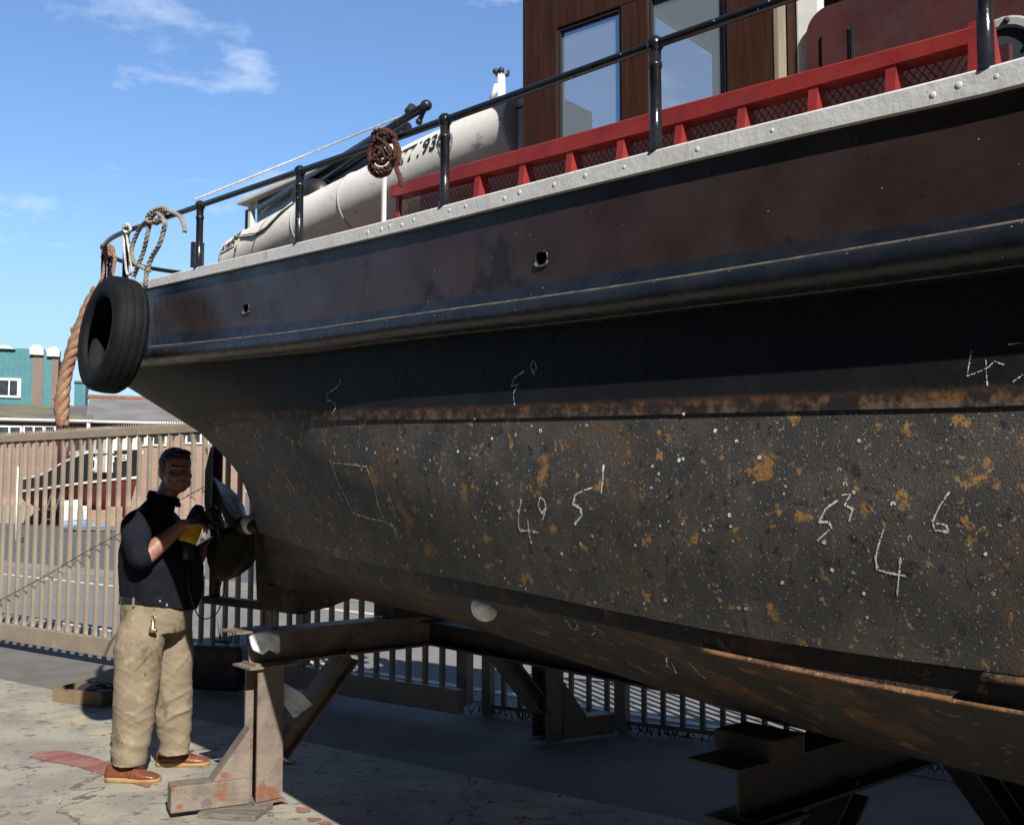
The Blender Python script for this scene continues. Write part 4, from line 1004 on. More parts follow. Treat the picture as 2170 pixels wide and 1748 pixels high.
# ------------------------------------------------------------------ gate, fence, wire
def gpl(k, off=0, z=0): q = GP0 + GD*k + GNRM*off; return Vector((q.x, q.y, z))
GT = onplane(0, 924, GP0, GNRM).z
kE = 6.12
gate = empty('sliding_gate', gpl(0), 'long beige steel picket gate with a spiked top rail behind the man', 'gate')
mb = MB(); mb.bar(gpl(-3.2, 0, .16), gpl(kE, 0, .16), .06, .165, bevel=.006); mb.build('bottom_rail', MT['gate'], gate)
mb = MB(); mb.bar(gpl(-3.2, 0, GT - .035), gpl(kE, 0, GT - .035), .055, .07, bevel=.005); mb.build('top_rail', MT['gate'], gate)
mb = MB(); k = -3.2
while k < kE: mb.prism([gpl(k, 0, GT + .001), gpl(k + .034, 0, GT + .001), gpl(k + .017, 0, GT + .038)], GNRM*-.006); k += .036
o = mb.build('spike_strip', MT['gate'], gate); o['kind'] = 'stuff'
sp = .157; k = -1.12 - .157*13; first = None
while k < kE - .02:
    if first is None:
        m2 = MB(); m2.bar(gpl(k, 0, .245), gpl(k, 0, GT - .072), .034, .034, up=GD, bevel=.004)
        for sg in (1,): m2.tube([gpl(k, -.0, GT - .16), gpl(k + .01, 0, GT - .115), gpl(k + .035, 0, GT - .085), gpl(k + .09, 0, GT - .076)], .013, 6)
        first = m2.build('picket', MT['gate'], gate); k0 = k
    else:
        c = first.copy(); COL.objects.link(c); c.parent = gate; c.location = GD*(k - k0)
    k += sp
for u in (565, 637):
    q = onplane(u, 1300, GP0, GNRM); kk = (q - GP0).dot(GD); mb = MB(); mb.bar(gpl(kk, -.03, .245), gpl(kk, -.03, GT - .07), .06, .11, up=GD, bevel=.005); mb.build('gate_upright', MT['gate'], gate)
# fixed fence beyond the gate
F0 = gp(985, 1506); F1 = gp(1488, 1569); FD_ = (F1 - F0).normalized()
fen = empty('picket_fence', F0, 'low dark picket fence in the shade behind the keel', 'fence')
def fpl(k, z): q = F0 + FD_*k; return Vector((q.x, q.y, z))
mb = MB(); mb.bar(fpl(0, .05), fpl(0, 1.95), .09, .09, up=FD_); mb.build('fence_post', MT['gate'], fen)
mb = MB(); mb.bar(fpl(.2, .0), fpl(.2, 1.95), .07, .07, up=FD_); mb.build('fence_post', MT['gate'], fen)
for kk in (1.25, 3.6, 6.0):
    mb = MB(); mb.bar(fpl(kk, .0), fpl(kk, 1.95), .08, .08, up=FD_); mb.build('fence_post', MT['gate'], fen)
mb = MB(); mb.bar(fpl(.24, 1.9), fpl(6.4, 1.9), .04, .05); mb.build('top_rail', MT['gate'], fen)
mb = MB(); mb.bar(fpl(.24, .06), fpl(6.4, .06), .035, .03); mb.build('bottom_rail', MT['gate'], fen)
k = .33; first = None
while k < 6.4:
    if first is None:
        m2 = MB(); m2.bar(fpl(k, .076), fpl(k, 1.874), .03, .03, up=FD_); first = m2.build('picket', MT['gate'], fen); k0 = k
    else:
        c = first.copy(); COL.objects.link(c); c.parent = fen; c.location = FD_*(k - k0)
    k += .135
# barbed wire tied along the gate
def barb(mb, pts, nb):
    L = resample(spline(pts), .02); 
    for ph in (0, math.pi): mb.tube([p + Vector((0, .003*math.cos(i*.9 + ph), .003*math.sin(i*.9 + ph))) for i, p in enumerate(L)], .0022, 5)
    for i in range(nb):
        p = L[int((i + .5)/nb*(len(L) - 1))]
        for _ in range(3):
            d_ = Vector((random.uniform(-1, 1), random.uniform(-1, 1), random.uniform(-1, 1))).normalized()*.026; mb.tube([p - d_, p + d_], .002, 4)
gw = lambda u, v: onplane(u, v, GP0 + GNRM*.04, GNRM)
mb = MB(); barb(mb, [gw(-90, 1322), gw(0, 1272), gw(110, 1212), gw(172, 1175), gw(240, 1138), gw(330, 1090), gw(395, 1052), gw(436, 1030)], 26); tag(mb.build('barbed_wire', MT['wire']), 'rusty barbed wire sagging diagonally across the gate bars', 'barbed wire')
# weeds along the fence foot
mb = MB()
for i in range(420):
    kk = random.uniform(.1, 3.6)*1.0; q = fpl(kk, 0) + Vector((random.gauss(0, .04), random.gauss(.02, .05), 0)); h = random.uniform(.03, .11); a = random.uniform(0, 6.28); w = Vector((math.cos(a), math.sin(a), 0))*.006; tip = q + Vector((random.gauss(0, .03), random.gauss(0, .03), h)); mb.poly([q - w, q + w, tip])
for i in range(26):
    q = gp(447, 1408) + Vector((random.gauss(0, .06), random.gauss(.5, .08), 0)); h = random.uniform(.1, .42); a = random.uniform(0, 6.28); w = Vector((math.cos(a), math.sin(a), 0))*.012; tip = q + Vector((random.gauss(0, .05), random.gauss(0, .05), h)); mb.poly([q - w, q + w, tip])
tag(mb.build('weeds', MT['grass']), 'thin green weeds growing along the foot of the fence', 'weeds', kind='stuff')
# black case and cardboard tray by the gate
tb = gp(465, 1464); tb_ = empty('tool_case', tb, 'black plastic tool case standing on end beside the gate', 'tool case')
rt_ = Euler((0, 0, -.25)).to_matrix()
mb = MB(); mb.box(tb + UPV*.19, (.44, .16, .36), rt_, bevel=.035); mb.build('case_body', MT['boxcase'], tb_)
mb = MB(); hx = rt_ @ Vector((1, 0, 0)); mb.tube([tb + hx*-.07 + UPV*.365, tb + hx*-.06 + UPV*.392, tb + hx*.06 + UPV*.392, tb + hx*.07 + UPV*.365], .011, 8); mb.build('handle', MT['plasticblack'], tb_)
cbx = gp(198, 1484); cb = empty('cardboard_tray', cbx, 'low open cardboard tray on the ground to the left of the man', 'cardboard box')
r2 = Euler((0, 0, -.42)).to_matrix()
ex, ey = r2 @ Vector((1, 0, 0)), r2 @ Vector((0, 1, 0))
mb = MB(); w_, d_, h_ = .25, .16, .105
for c, sz in ((ex*0 - ey*d_, (2*w_, .006, h_)), (ey*d_, (2*w_, .006, h_)), (-ex*w_, (.006, 2*d_ - .008, h_)), (ex*w_, (.006, 2*d_ - .008, h_))): mb.box(cbx + c + UPV*(h_/2 + .002), sz, r2)
mb.box(cbx + UPV*.004, (2*w_ - .01, 2*d_ - .01, .004), r2); mb.build('tray_wall', MT['box'], cb)
mb = MB()
for _ in range(9): mb.ball(cbx + ex*random.uniform(-.16, .2) + ey*random.uniform(-.09, .09) + UPV*.075, random.uniform(.04, .06), 10, sc=(1.5, 1.0, .8), rot=Euler((0, 0, random.uniform(0, 3))).to_matrix())
for _ in range(2): mb.ball(cbx + ex*random.uniform(0, .1) + UPV*.10, .05, 10, sc=(1.3, .7, .8))
rg = mb.build('oily_rags', MT['ink']); remesh(rg, .012, 3); displace(rg, lambda c, n: .010*noise.noise(c*26)); tag(rg, 'dark oily rags heaped in the cardboard tray', 'rags')

# ------------------------------------------------------------------ across the street: sheds, workshop, another tug
WD = Vector((.936, .352, 0)); WN = Vector((.352, -.936, 0)); W0 = aty(0, 1040, 51.5); W0.z = 0
def wl(u, v=1040, dep=0): return onplane(u, v, W0 + WN*dep, WN)
def wk(u, dep=0): return (wl(u, 1040, dep) - W0).dot(WD)
def wpt(k, z, dep=0): q = W0 + WD*k + WN*dep; return Vector((q.x, q.y, z))
def wuv(c): return ((c - W0).dot(WD) if True else 0, c.z)
def uvf_for(parent_off):
    return lambda c: ((c.x*WD.x + c.y*WD.y) + (c.x*WN.x + c.y*WN.y)*.7, c.z)
def wbox(mb, k0, k1, z0, z1, d0, d1, m=0): mb.box(wpt((k0 + k1)/2, (z0 + z1)/2, (d0 + d1)/2), (abs(k1-k0), abs(d1-d0), abs(z1-z0)), Matrix((WD, -WN, UPV)).transposed(), m); return mb
def corr(k0, k1, z0, z1, d0, d1, pitch_=.15, amp=.03):      # corrugated sheet from eave (z0,d0) up to ridge (z1,d1)
    mb = MB(); n = int(abs(k1-k0)/(pitch_/4)); rr = []
    for i in range(n + 1):
        k = k0 + (k1-k0)*i/n; w = amp*math.sin(i*math.pi/2 + .4); rr.append([wpt(k, z0 + w, d0), wpt(k, z1 + w, d1)])
    mb.rings(rr, closed=False, cap=False, smooth=True)
    return mb
def shed(u0, u1, ve, vr, depth, label, roofm, dep=0, base=-.0, winrows=(), brick='brick', um=0):
    um_ = (u0 + u1)/2 if not um else um
    k0, k1 = wk(u0, dep), wk(u1, dep); ze = wl(um_, ve, dep).z; zr = onplane(um_, vr, W0 + WN*(dep - depth), WN).z
    root = empty('brick_shed', wpt((k0+k1)/2, 0, dep), label, 'shed')
    mb = MB(); wbox(mb, k0, k1, base, ze - .05, dep - 2*depth, dep)
    g = [wpt(k0, ze - .05, dep), wpt(k0, ze - .05, dep - 2*depth), wpt(k0, zr - .1, dep - depth)]; mb.prism(g, WD*(k1 - k0))
    mb.build('brick_wall', MT[brick], root, uvf=uvf_for(0))
    rf = corr(k0 - .2, k1 + .2, ze + .02, zr, dep + .25, dep - depth).build('roof', roofm, root)
    rf2 = corr(k0 - .2, k1 + .2, ze + .02, zr, dep - 2*depth - .25, dep - depth).build('roof', roofm, root)
    mb = MB(); mb.tube([wpt(k0 - .2, ze - .06, dep + .33), wpt(k1 + .2, ze - .06, dep + .33)], .075, 8); mb.build('gutter', MT['whitep'], root)
    mb = MB(); wbox(mb, k0 - .2, k1 + .2, ze - .30, ze - .12, dep + .02, dep + .10); mb.build('fascia', MT['farblack'] if um else MT['fargrey'], root)
    for (ua, ub, va, vb, npane) in winrows:
        ka, kb = wk(ua, dep), wk(ub, dep); za, zb2 = wl((ua+ub)/2, va, dep).z, wl((ua+ub)/2, vb, dep).z
        mb = MB(); t = .09
        for i in range(npane + 1):
            kk = ka + (kb - ka)*i/npane; wbox(mb, kk - t/2, kk + t/2, zb2 + t, za - t, dep + .01, dep + .07)
        wbox(mb, ka - t/2, kb + t/2, za - t, za, dep + .01, dep + .07); wbox(mb, ka - t/2, kb + t/2, zb2, zb2 + t, dep + .01, dep + .09); f = mb.build('window', MT['whitep'], root)
        mb = MB(); wbox(mb, ka, kb, zb2 + t, za - t, dep + .004, dep + .03); mb.build('window_glass', MT['darkglass'], f)
    return root, k0, k1, ze, zr
shed(-420, 183, 884, 852, 5, 'long brick shed with a mossy dark roof and wide windows, far left across the street', MT['corrmoss'], 0, winrows=[(-60, 40, 901, 926, 4), (46, 88, 901, 926, 2), (90, 134, 901, 926, 2)])
sh, k0, k1, ze, zr = shed(186, 520, 894, 846, 5, 'brick shed with a grey corrugated roof and terracotta ridge, behind the black tug', MT['corr'], -.6, winrows=[(206, 246, 905, 945, 3), (252, 304, 905, 945, 4), (308, 348, 905, 945, 3), (392, 438, 905, 941, 3)], um=300)
mb = MB(); mb.tube([wpt(k0 - .3, zr + .05, -5.6), wpt(k1, zr + .05, -5.6)], .13, 8); mb.build('ridge', MT['ridgetile'], sh)
kdp = wk(183, .2); mb = MB(); mb.tube([wpt(kdp, .3, .22), wpt(kdp, wl(183, 900).z, .22), wpt(kdp - .05, wl(183, 893).z, .25)], .10, 8); mb.build('downpipe', MT['whitep'], sh)
mb = MB(); wbox(mb, wk(-400, .03), wk(186, .03), 0, wl(60, 1074).z, .004, .05); tag(mb.build('plinth', MT['palewood']), 'pale rendered plinth along the foot of the mossy-roofed brick shed', 'plinth')
# teal workshop with brick piers
td = -11.5
def tz(v, u=60): return wl(u, v, td).z
tw = empty('teal_workshop', wpt(wk(60, td), 0, td), 'tall teal clad workshop with brick piers and white copings behind the sheds', 'workshop')
mb = MB(); wbox(mb, wk(-420, td), wk(60, td), 0, tz(739), td - 9, td); wbox(mb, wk(83, td), wk(101, td), 0, tz(744), td - 9, td)
k = wk(-420, td)
while k < wk(59, td): wbox(mb, k, k + .04, 4.2, tz(742), td, td + .04); k += .30
mb.build('teal_wall', MT['teal'], tw)
mb = MB(); wbox(mb, wk(60, td) + .002, wk(83, td) - .002, 0, tz(752), td - 9, td + .05); wbox(mb, wk(101, td) + .002, wk(115, td), 0, tz(753), td - 9, td + .05); mb.build('brick_pier', MT['brickgrey'], tw, uvf=uvf_for(0))
for ua, ub, va, vb in ((53, 83, 731, 752), (90, 117, 733, 754), (-30, 22, 735, 742)):
    mb = MB(); wbox(mb, wk(ua, td), wk(ub, td), tz(vb), tz(va + 6), td - 1.2, td + .25); 
    kk = (wk(ua, td) + wk(ub, td))/2; w = (wk(ub, td) - wk(ua, td))/2*.82
    mb.prism([wpt(kk - w, tz(va + 6) + .001, td + .2), wpt(kk + w, tz(va + 6) + .001, td + .2), wpt(kk + w*.6, tz(va), td + .2), wpt(kk - w*.6, tz(va), td + .2)], WN*-1.3); mb.build('coping', MT['whitefelt'], tw)
mb = MB(); wbox(mb, wk(-60, td), wk(37, td), tz(844), tz(803), td + .005, td + .12); f = mb.build('window', MT['whitep'], tw)
for ua, ub in ((-50, -22), (-19, 10), (13, 29)):
    mb = MB(); wbox(mb, wk(ua, td), wk(ub, td), tz(839), tz(808), td + .10, td + .135); mb.build('window_glass', MT['darkglass'], f)
mb = MB(); wbox(mb, wk(150, td), wk(174, td), 0, tz(806), td - 6, td - .5); an = mb.build('teal_annexe', MT['teal']); tag(an, 'low teal clad annexe peeping over the grey roof beside the hanging rope', 'annexe')
mb = MB(); wbox(mb, wk(149, td), wk(175, td), tz(806) + .001, tz(802), td - 6, td - .4); mb.build('roof_edge', MT['fargrey'], an)
# white pole in the far yard
pb = gp(34, 1148); mb = MB(); mb.tube([pb, pb + UPV*2.35], .05, 10); pl_ = mb.build('marker_pole', MT['whitep']); tag(pl_, 'thin white pole standing on the far side of the street', 'pole')
mb = MB(); mb.box(pb + UPV*.03, (.5, .5, .06)); mb.build('pole_base', MT['fargrey'], pl_)

# the other tug, ashore by the brick shed: bow towards us on the right, stern to the left
tS = aty(292, 1100, 44); tE = aty(82, 1100, 50.5); tS.z = tE.z = 0
AX = (tE - tS).normalized(); AN = Vector((AX.y, -AX.x, 0)); AN = AN if AN.y < 0 else -AN; LB = (tE - tS).length
cl0 = tS - AN*0
def tzv(v, f): return CAMH + (1040 - v)*(44 + 6.5*f)/FPX
def trow(vtab, hbmax, rake):
    out = []
    for i in range(25):
        f = i/24; ff = rake + (1 - rake)*f if rake > 0 else f
        hb_ = hbmax*min(1, (1 - (1 - f)**2.2))*(1 - max(0, (f - .72)/.28)**2.4)**.5 if f < 1 else 0
        base = cl0 + AX*(LB*ff) - AN*1.7*min(1, f*3.0)*0
        out.append((base, hb_, tzv(sm_tab(vtab, f), f)))
    return out
tug2 = empty('black_tug', tS, 'black and red tug with white trim standing ashore against the brick shed', 'boat')
bul_top = [(0, 951), (.3, 962), (.5, 990), (.62, 1008), (1, 1024)]
rubv = [(0, 1012), (.3, 1024), (.6, 1036), (1, 1046)]
redv = [(0, 1017), (.3, 1028), (.6, 1040), (1, 1049)]
kelv = [(0, 1098), (.5, 1097), (.8, 1090), (1, 1062)]
midv = [(0, 1060), (.5, 1062), (.8, 1064), (1, 1056)]
def side_rows(rows, sg): return [[b_ + AN*h*sg + UPV*0 if False else Vector((b_.x + AN.x*h*sg, b_.y + AN.y*h*sg, z)) for b_, h, z in r] for r in rows]
def tloft(rowdefs, m, nm):
    mb = MB(); rows = [trow(*r) for r in rowdefs]
    for sg in (1, -1): mb.rings(side_rows(rows, sg), closed=False, cap=False, smooth=True)
    return mb.build(nm, m, tug2)
tloft([(bul_top, 1.75, 0), (rubv, 1.7, .012)], MT['farblack'], 'bulwark')
tloft([(redv, 1.69, .014), (midv, 1.35, .06), (kelv, .15, .12)], MT['farred'], 'hull_bottom')
def tline(vt, hb_, rake, r_, nm, m, f1=1.0, dz=0):
    mb = MB(); rows = trow(vt, hb_, rake)
    for sg in (1, -1):
        L = [Vector((b_.x + AN.x*h*sg, b_.y + AN.y*h*sg, z + dz)) for b_, h, z in rows][:max(2, int(25*f1))]; mb.tube(L, r_, 6)
    return mb.build(nm, m, tug2)
tline(bul_top, 1.77, 0, .055, 'cap_rail', MT['whitep']); tline(rubv, 1.74, .012, .06, 'white_band', MT['whitep'])
mb = MB()
rows = trow([(0, 985), (.5, 1012), (1, 1028)], 1.70, .02)
L = side_rows([rows], 1)[0]; Rr = side_rows([rows], -1)[0]
mb.rings([L, Rr], closed=False, cap=False, smooth=False); mb.build('deck', MT['fargrey'], tug2)
def on_tug(u, v): return onplane(u, v, cl0 + AN*1.55 + AX*3, (AN*.97 - AX*.22).normalized())
TB = bvh_of([o_ for o_ in tug2.children if o_.name.startswith('bulwark')])
def tug_hit(u, v):
    d = ray(u, v).normalized(); h = TB.ray_cast(CAMP, d)
    if h[0] is None: return None
    n = h[1] if h[1].dot(d) < 0 else -h[1]; return h[0] + n*.03, n
for u, v in ((199, 984), (228, 976)):
    q = tug_hit(u, v)
    if q:
        c, n = q; e1 = UPV.cross(n).normalized(); e2 = n.cross(e1); mb = MB()
        mb.tube([c + e1*.15*math.cos(i*math.pi/8) + e2*.26*math.sin(i*math.pi/8) for i in range(16)], .06, 6, closed=True); mb.build('hawse_ring', MT['whitep'], tug2)
q = tug_hit(252, 972)
if q:
    c, n = q; e1 = UPV.cross(n).normalized(); e2 = n.cross(e1); vs, fs = textmesh('YTTER', .36, .014); mb = MB()
    bv = [mb.bm.verts.new(c + n*.03 + e1*v.x*1.25 + e2*(v.y + v.x*.10)) for v in vs]
    for f in fs: mb.face([bv[i] for i in f])
    mb.build('name_lettering', MT['whitep'], tug2)
# its wheelhouse
def on_ax(u, v, off=0): return onplane(u, v, cl0 + AN*off, AN)
wq0, wq1 = (on_ax(225, 940, .8) - cl0).dot(AX), (on_ax(152, 940, .8) - cl0).dot(AX)
zw0, zw1 = tzv(1003, .45), tzv(912, .45)
mb = MB(); wc = cl0 + AX*(wq0 + wq1)/2; rotT = Matrix((AX, AN, UPV)).transposed()
mb.box(Vector((wc.x, wc.y, (zw0 + zw1)/2)), (abs(wq1 - wq0), 1.6, zw1 - zw0), rotT); twh = mb.build('wheelhouse', MT['whitep'], tug2)
for fz, fx, w_, h_ in ((tzv(942, .45), -.32, .55, .62), (tzv(942, .45), 0, .5, .62), (tzv(942, .45), .33, .5, .62)):
    q = wc + AX*(wq1 - wq0)*fx + AN*.805; mb = MB(); mb.box(Vector((q.x, q.y, fz)), (w_, .03, h_), rotT); mb.build('window_glass', MT['darkglass'], twh)
mb = MB(); mb.box(Vector((wc.x, wc.y, tzv(961, .45))), (abs(wq1 - wq0)*1.05, 1.72, .16), rotT); mb.build('white_trim', MT['whitep'], twh)
q = cl0 + AX*((on_ax(139, 960, 0) - cl0).dot(AX)); mb = MB(); mb.tube([Vector((q.x, q.y, tzv(1012, .7))), Vector((q.x, q.y, tzv(905, .7)))], [.62, .46], 14); mb.build('funnel', MT['casing'], tug2)
# shores, tarpaulins and boxes under it
def lump(u, v, Y, sx, sy, sz, m, nm, label, cat_, seed, group=None):
    c = aty(u, v, Y); c.z = 0; mb = MB()
    for _ in range(5): mb.ball(c + Vector((random.uniform(-sx, sx)*.6, random.uniform(-sy, sy)*.5, sz*.4)), 1, 12, sc=(sx*.6, sy*.7, sz*.6))
    mb.box(c + Vector((0, 0, sz*.25)), (sx*1.6, sy*1.2, sz*.5)); o = mb.build(nm, m); remesh(o, .07, 2); displace(o, lambda c_, n: .07*noise.noise(c_*3.1 + Vector((seed, 0, 0)))); return tag(o, label, cat_, group)
lump(148, 1100, 44.5, .45, .35, 1.25, MT['whitep'], 'covered_bundle', 'tall bundle under a pale sheet below the black tug', 'bundle', 1)
lump(170, 1106, 43.4, .75, .35, .42, MT['blue'], 'tarpaulin', 'crumpled blue and white tarpaulin on the ground below the black tug', 'tarpaulin', 2)
lump(206, 1108, 43.0, .8, .35, .28, MT['blue'], 'tarpaulin', 'flat blue tarpaulin spread beside the wooden crate', 'tarpaulin', 3)
lump(190, 1114, 41.6, 1.3, .3, .16, MT['green'], 'tarpaulin', 'low dark green tarpaulin in front of the blue ones', 'tarpaulin', 4)
def crate(u, v, Y, sz, label, m='crate'):
    c = aty(u, v, Y); c.z = 0; mb = MB(); mb.box(c + UPV*sz[2]/2, sz, Euler((0, 0, .4)).to_matrix(), bevel=.02)
    for i in (-1, 1): mb.box(c + UPV*(sz[2]/2 + i*sz[2]*.36), (sz[0]*1.03, sz[1]*1.03, .08), Euler((0, 0, .4)).to_matrix())
    return tag(mb.build('wooden_crate', MT[m]), label, 'crate')
crate(208, 1100, 43.6, (.6, .5, .8), 'raw wooden crate under the black tug beside the blue tarpaulin'); crate(243, 1100, 43.2, (.55, .5, .95), 'taller raw wooden crate under the bow of the black tug'); crate(163, 1090, 45.2, (.95, .6, .95), 'white painted box standing under the black tug', 'whitep')
tr = aty(104, 1100, 46); tr.z = 0; mb = MB()
for dx in (-.35, .05): mb.bar(tr + Vector((dx, 0, 0)), tr + Vector((dx + .4, .1, 1.5)), .07, .07, up=Vector((0, 1, 0)))
for h in (.35, .8, 1.2): mb.bar(tr + Vector((-.35 + h*.27, .02, h)), tr + Vector((.05 + h*.27, .02, h)), .05, .05)
tag(mb.build('prop_ladder', MT['fargrey']), 'short dark ladder propped under the stern of the black tug', 'ladder')
# parked blue skip seen through the bars low left

# ------------------------------------------------------------------ added unseen blocker behind the camera, cuts sky light on the hull
bs0 = P0 + NO*4.7
bsd = empty('sky_blocker', bs0 - D*3, 'dark shed-shaped blocker added out of view behind the camera to keep sky light off the hull', 'shed')
def bsp(s, n_, z): q = bs0 + D*s + NO*n_; return Vector((q.x, q.y, z))
mb = MB(); mb.bar(bsp(-13, 3, 2.55), bsp(5, 3, 2.55), 6, 5.1); mb.build('wall', MT['darksteel'], bsd)
mb = MB(); mb.prism([bsp(-13.2, -.3, 5.11), bsp(-13.2, 6.3, 5.11), bsp(-13.2, 3, 6.6)], D*18.4); mb.build('roof', MT['corrmoss'], bsd)
mb = MB(); mb.bar(bsp(-5, -.03, 1.9), bsp(-1, -.03, 1.9), .06, 3.7); mb.build('blocker_door', MT['timber'], bsd)

# ------------------------------------------------------------------ the man
PB = gp(322, 1641); PB.z = 0
KP = PB.y/FPX                                    # metres per pixel at his feet
def ml(x, y, z): return PB + Vector((x, y, z))
man = empty('person', PB, 'heavy man in black polo shirt and dusty khaki trousers holding a yellow power tool', 'person')
def ering(mb_list, c, rx, ry, n=28, tilt=0, pw=1.0):
    mb_list.append([c + Vector((rx*math.copysign(abs(math.cos(a))**pw, math.cos(a)), ry*math.copysign(abs(math.sin(a))**pw, math.sin(a)), tilt*math.cos(a))) for a in [i*2*math.pi/n for i in range(n)]])
# body: one continuous skin
bd = MB()
def tors(mb, spec, tilt=None, pw=1.0):
    r_ = []
    for i, (z, cx_, cy_, rx, ry) in enumerate(spec): ering(r_, ml(cx_, cy_, z), rx, ry, tilt=(tilt[i] if tilt else 0), pw=pw)
    mb.rings(r_)
tors(bd, [(.80, .02, 0, .12, .13), (1.0, .02, 0, .17, .16), (1.2, .01, 0, .17, .165), (1.36, -.02, 0, .12, .16), (1.46, -.015, 0, .09, .12), (1.53, .02, 0, .068, .072), (1.60, .055, 0, .062, .064), (1.66, .075, 0, .06, .062)])
def limb(mb, pts, rad, n=16): mb.tube(spline(pts, 6), [lerp_tab(list(zip([i/(len(rad)-1) for i in range(len(rad))], rad)), i/((len(pts)-1)*6)) for i in range((len(pts)-1)*6 + 1)], n)
RS, RE, RW = ml(-.045, -.21, 1.405), ml(.015, -.275, 1.235), ml(.205, -.185, 1.415)
LS, LE, LW = ml(-.03, .20, 1.41), ml(.12, .235, 1.19), ml(.315, .045, 1.315)
limb(bd, [RS, RS.lerp(RE, .5) + Vector((0, -.01, 0)), RE, RE.lerp(RW, .4), RW], [.06, .058, .05, .049, .031])
limb(bd, [LS, LE, LE.lerp(LW, .4), LW], [.06, .05, .046, .031])
limb(bd, [ml(-.03, -.10, .86), ml(-.06, -.11, .5), ml(-.075, -.11, .09)], [.09, .06, .045]); limb(bd, [ml(.04, .10, .86), ml(.07, .115, .5), ml(.09, .115, .09)], [.09, .06, .045])
# head, turned to the camera
HC = ml(.095, -.005, 1.715); fdir = Vector((math.cos(R(-52)), math.sin(R(-52)), 0)); sdir = Vector((-fdir.y, fdir.x, 0)); HR_ = Matrix((fdir, sdir, UPV)).transposed()
def hp(f, s_, z): return HC + fdir*f + sdir*s_ + UPV*z
def hb_(f, s_, z, sx, sy, sz): bd.ball(hp(f, s_, z), 1, 20, sc=(sx, sy, sz), rot=HR_)
hb_(-.012, 0, .035, .103, .081, .092); hb_(.012, 0, -.03, .083, .073, .09); hb_(.042, 0, -.085, .048, .05, .042); hb_(0, 0, -.09, .07, .068, .04); hb_(.055, 0, -.105, .028, .03, .022)
hb_(.078, 0, .018, .022, .058, .012)                          # brow
bd.tube([hp(.083, 0, .012), hp(.098, 0, -.012), hp(.112, 0, -.032), hp(.100, 0, -.045)], [.010, .0125, .017, .011], 10)
for k in (-1, 1):
    hb_(.098, k*.013, -.036, .010, .010, .009); hb_(.062, k*.045, -.03, .03, .026, .024); hb_(.045, k*.05, -.07, .03, .022, .03)
    bd.ball(hp(-.012, k*.083, -.008), 1, 12, sc=(.020, .009, .033), rot=HR_)
hb_(.089, 0, -.064, .010, .026, .006); hb_(.087, 0, -.075, .010, .023, .007)
# hands
def hand(mb, wrist, fwd, nrm, thumb_side, curl, size=1.0):
    fwd = fwd.normalized(); nrm = (nrm - fwd*nrm.dot(fwd)).normalized(); sd2 = fwd.cross(nrm)*thumb_side
    pc_ = wrist + fwd*.048*size
    mb.ball(pc_, 1, 16, sc=(.054*size, .041*size, .016*size), rot=Matrix((fwd, sd2, fwd.cross(sd2))).transposed()); mb.tube([wrist - fwd*.03, wrist + fwd*.03], [.029, .027], 12)
    for i, (off, L) in enumerate(((.031, .072), (.0105, .082), (-.0105, .076), (-.031, .06))):
        p = wrist + fwd*(.088 - abs(off)*.25)*size + sd2*off*size; a = curl*.5*(1 + .06*i); pts = [p - fwd*.02*size, p]; d2 = fwd.copy()
        for seg in (.42, .32, .26):
            d2 = (fwd*math.cos(a) + nrm*math.sin(a)); p = p + d2*L*seg*size; pts.append(p); a += curl*.62
        mb.tube(pts, [.0095*size, .0095*size, .0088*size, .0082*size, .0066*size], 10); mb.ball(pts[-1], .0066*size, 8)
    p = wrist + fwd*.028*size + sd2*.034*size; d2 = (fwd*.62 + sd2*.68 + nrm*.38).normalized(); q = p + d2*.042*size; d3 = (fwd*.72 + sd2*.18 + nrm*.65).normalized(); q2 = q + d3*.032*size
    mb.tube([p - d2*.015, p, q, q2], [.014, .0125, .0105, .008], 10); mb.ball(q2, .008, 8)
hand(bd, RW, Vector((.75, .25, .05)), Vector((.15, .28, -1)), 1, 1.0)
hand(bd, LW, Vector((.35, -.95, .10)), Vector((.55, .1, -.8)), -1, 1.05)
body = bd.build('body', MT['skin'], man); remesh(body, .0052, 3)
for k in (-1, 1):
    e = MB(); e.ball(hp(.0775, k*.031, -.001), 1, 12, sc=(.0115, .0115, .0055), rot=HR_); eo = e.build('eye', MT['palewood'], man)
    e = MB(); e.ball(hp(.0865, k*.031, -.001), .0045, 10); e.build('iris', MT['ink'], eo)
# hair: a short cap over the crown
hm = MB()
for i, (z, sx, sy, fo) in enumerate(()): pass
hm.ball(hp(-.018, 0, .045), 1, 26, sc=(.109, .088, .092), rot=HR_); hm.ball(hp(-.045, 0, .0), 1, 22, sc=(.080, .084, .085), rot=HR_)
hm.ball(hp(.045, .015, .098), 1, 14, sc=(.05, .055, .026), rot=HR_)
for v in list(hm.bm.verts):
    q = v.co - HC; f, s_, z = q.dot(fdir), q.dot(sdir), q.z
    if f > .035 and z < .058: v.co -= fdir*(f - .030)*1.0
    elif z < -.055: v.co += UPV*(-.055 - z)
hr = hm.build('hair', MT['hair'], man); remesh(hr, .006, 3); displace(hr, lambda c, n: .0045*noise.noise(c*48) + .002*noise.noise(c*120))
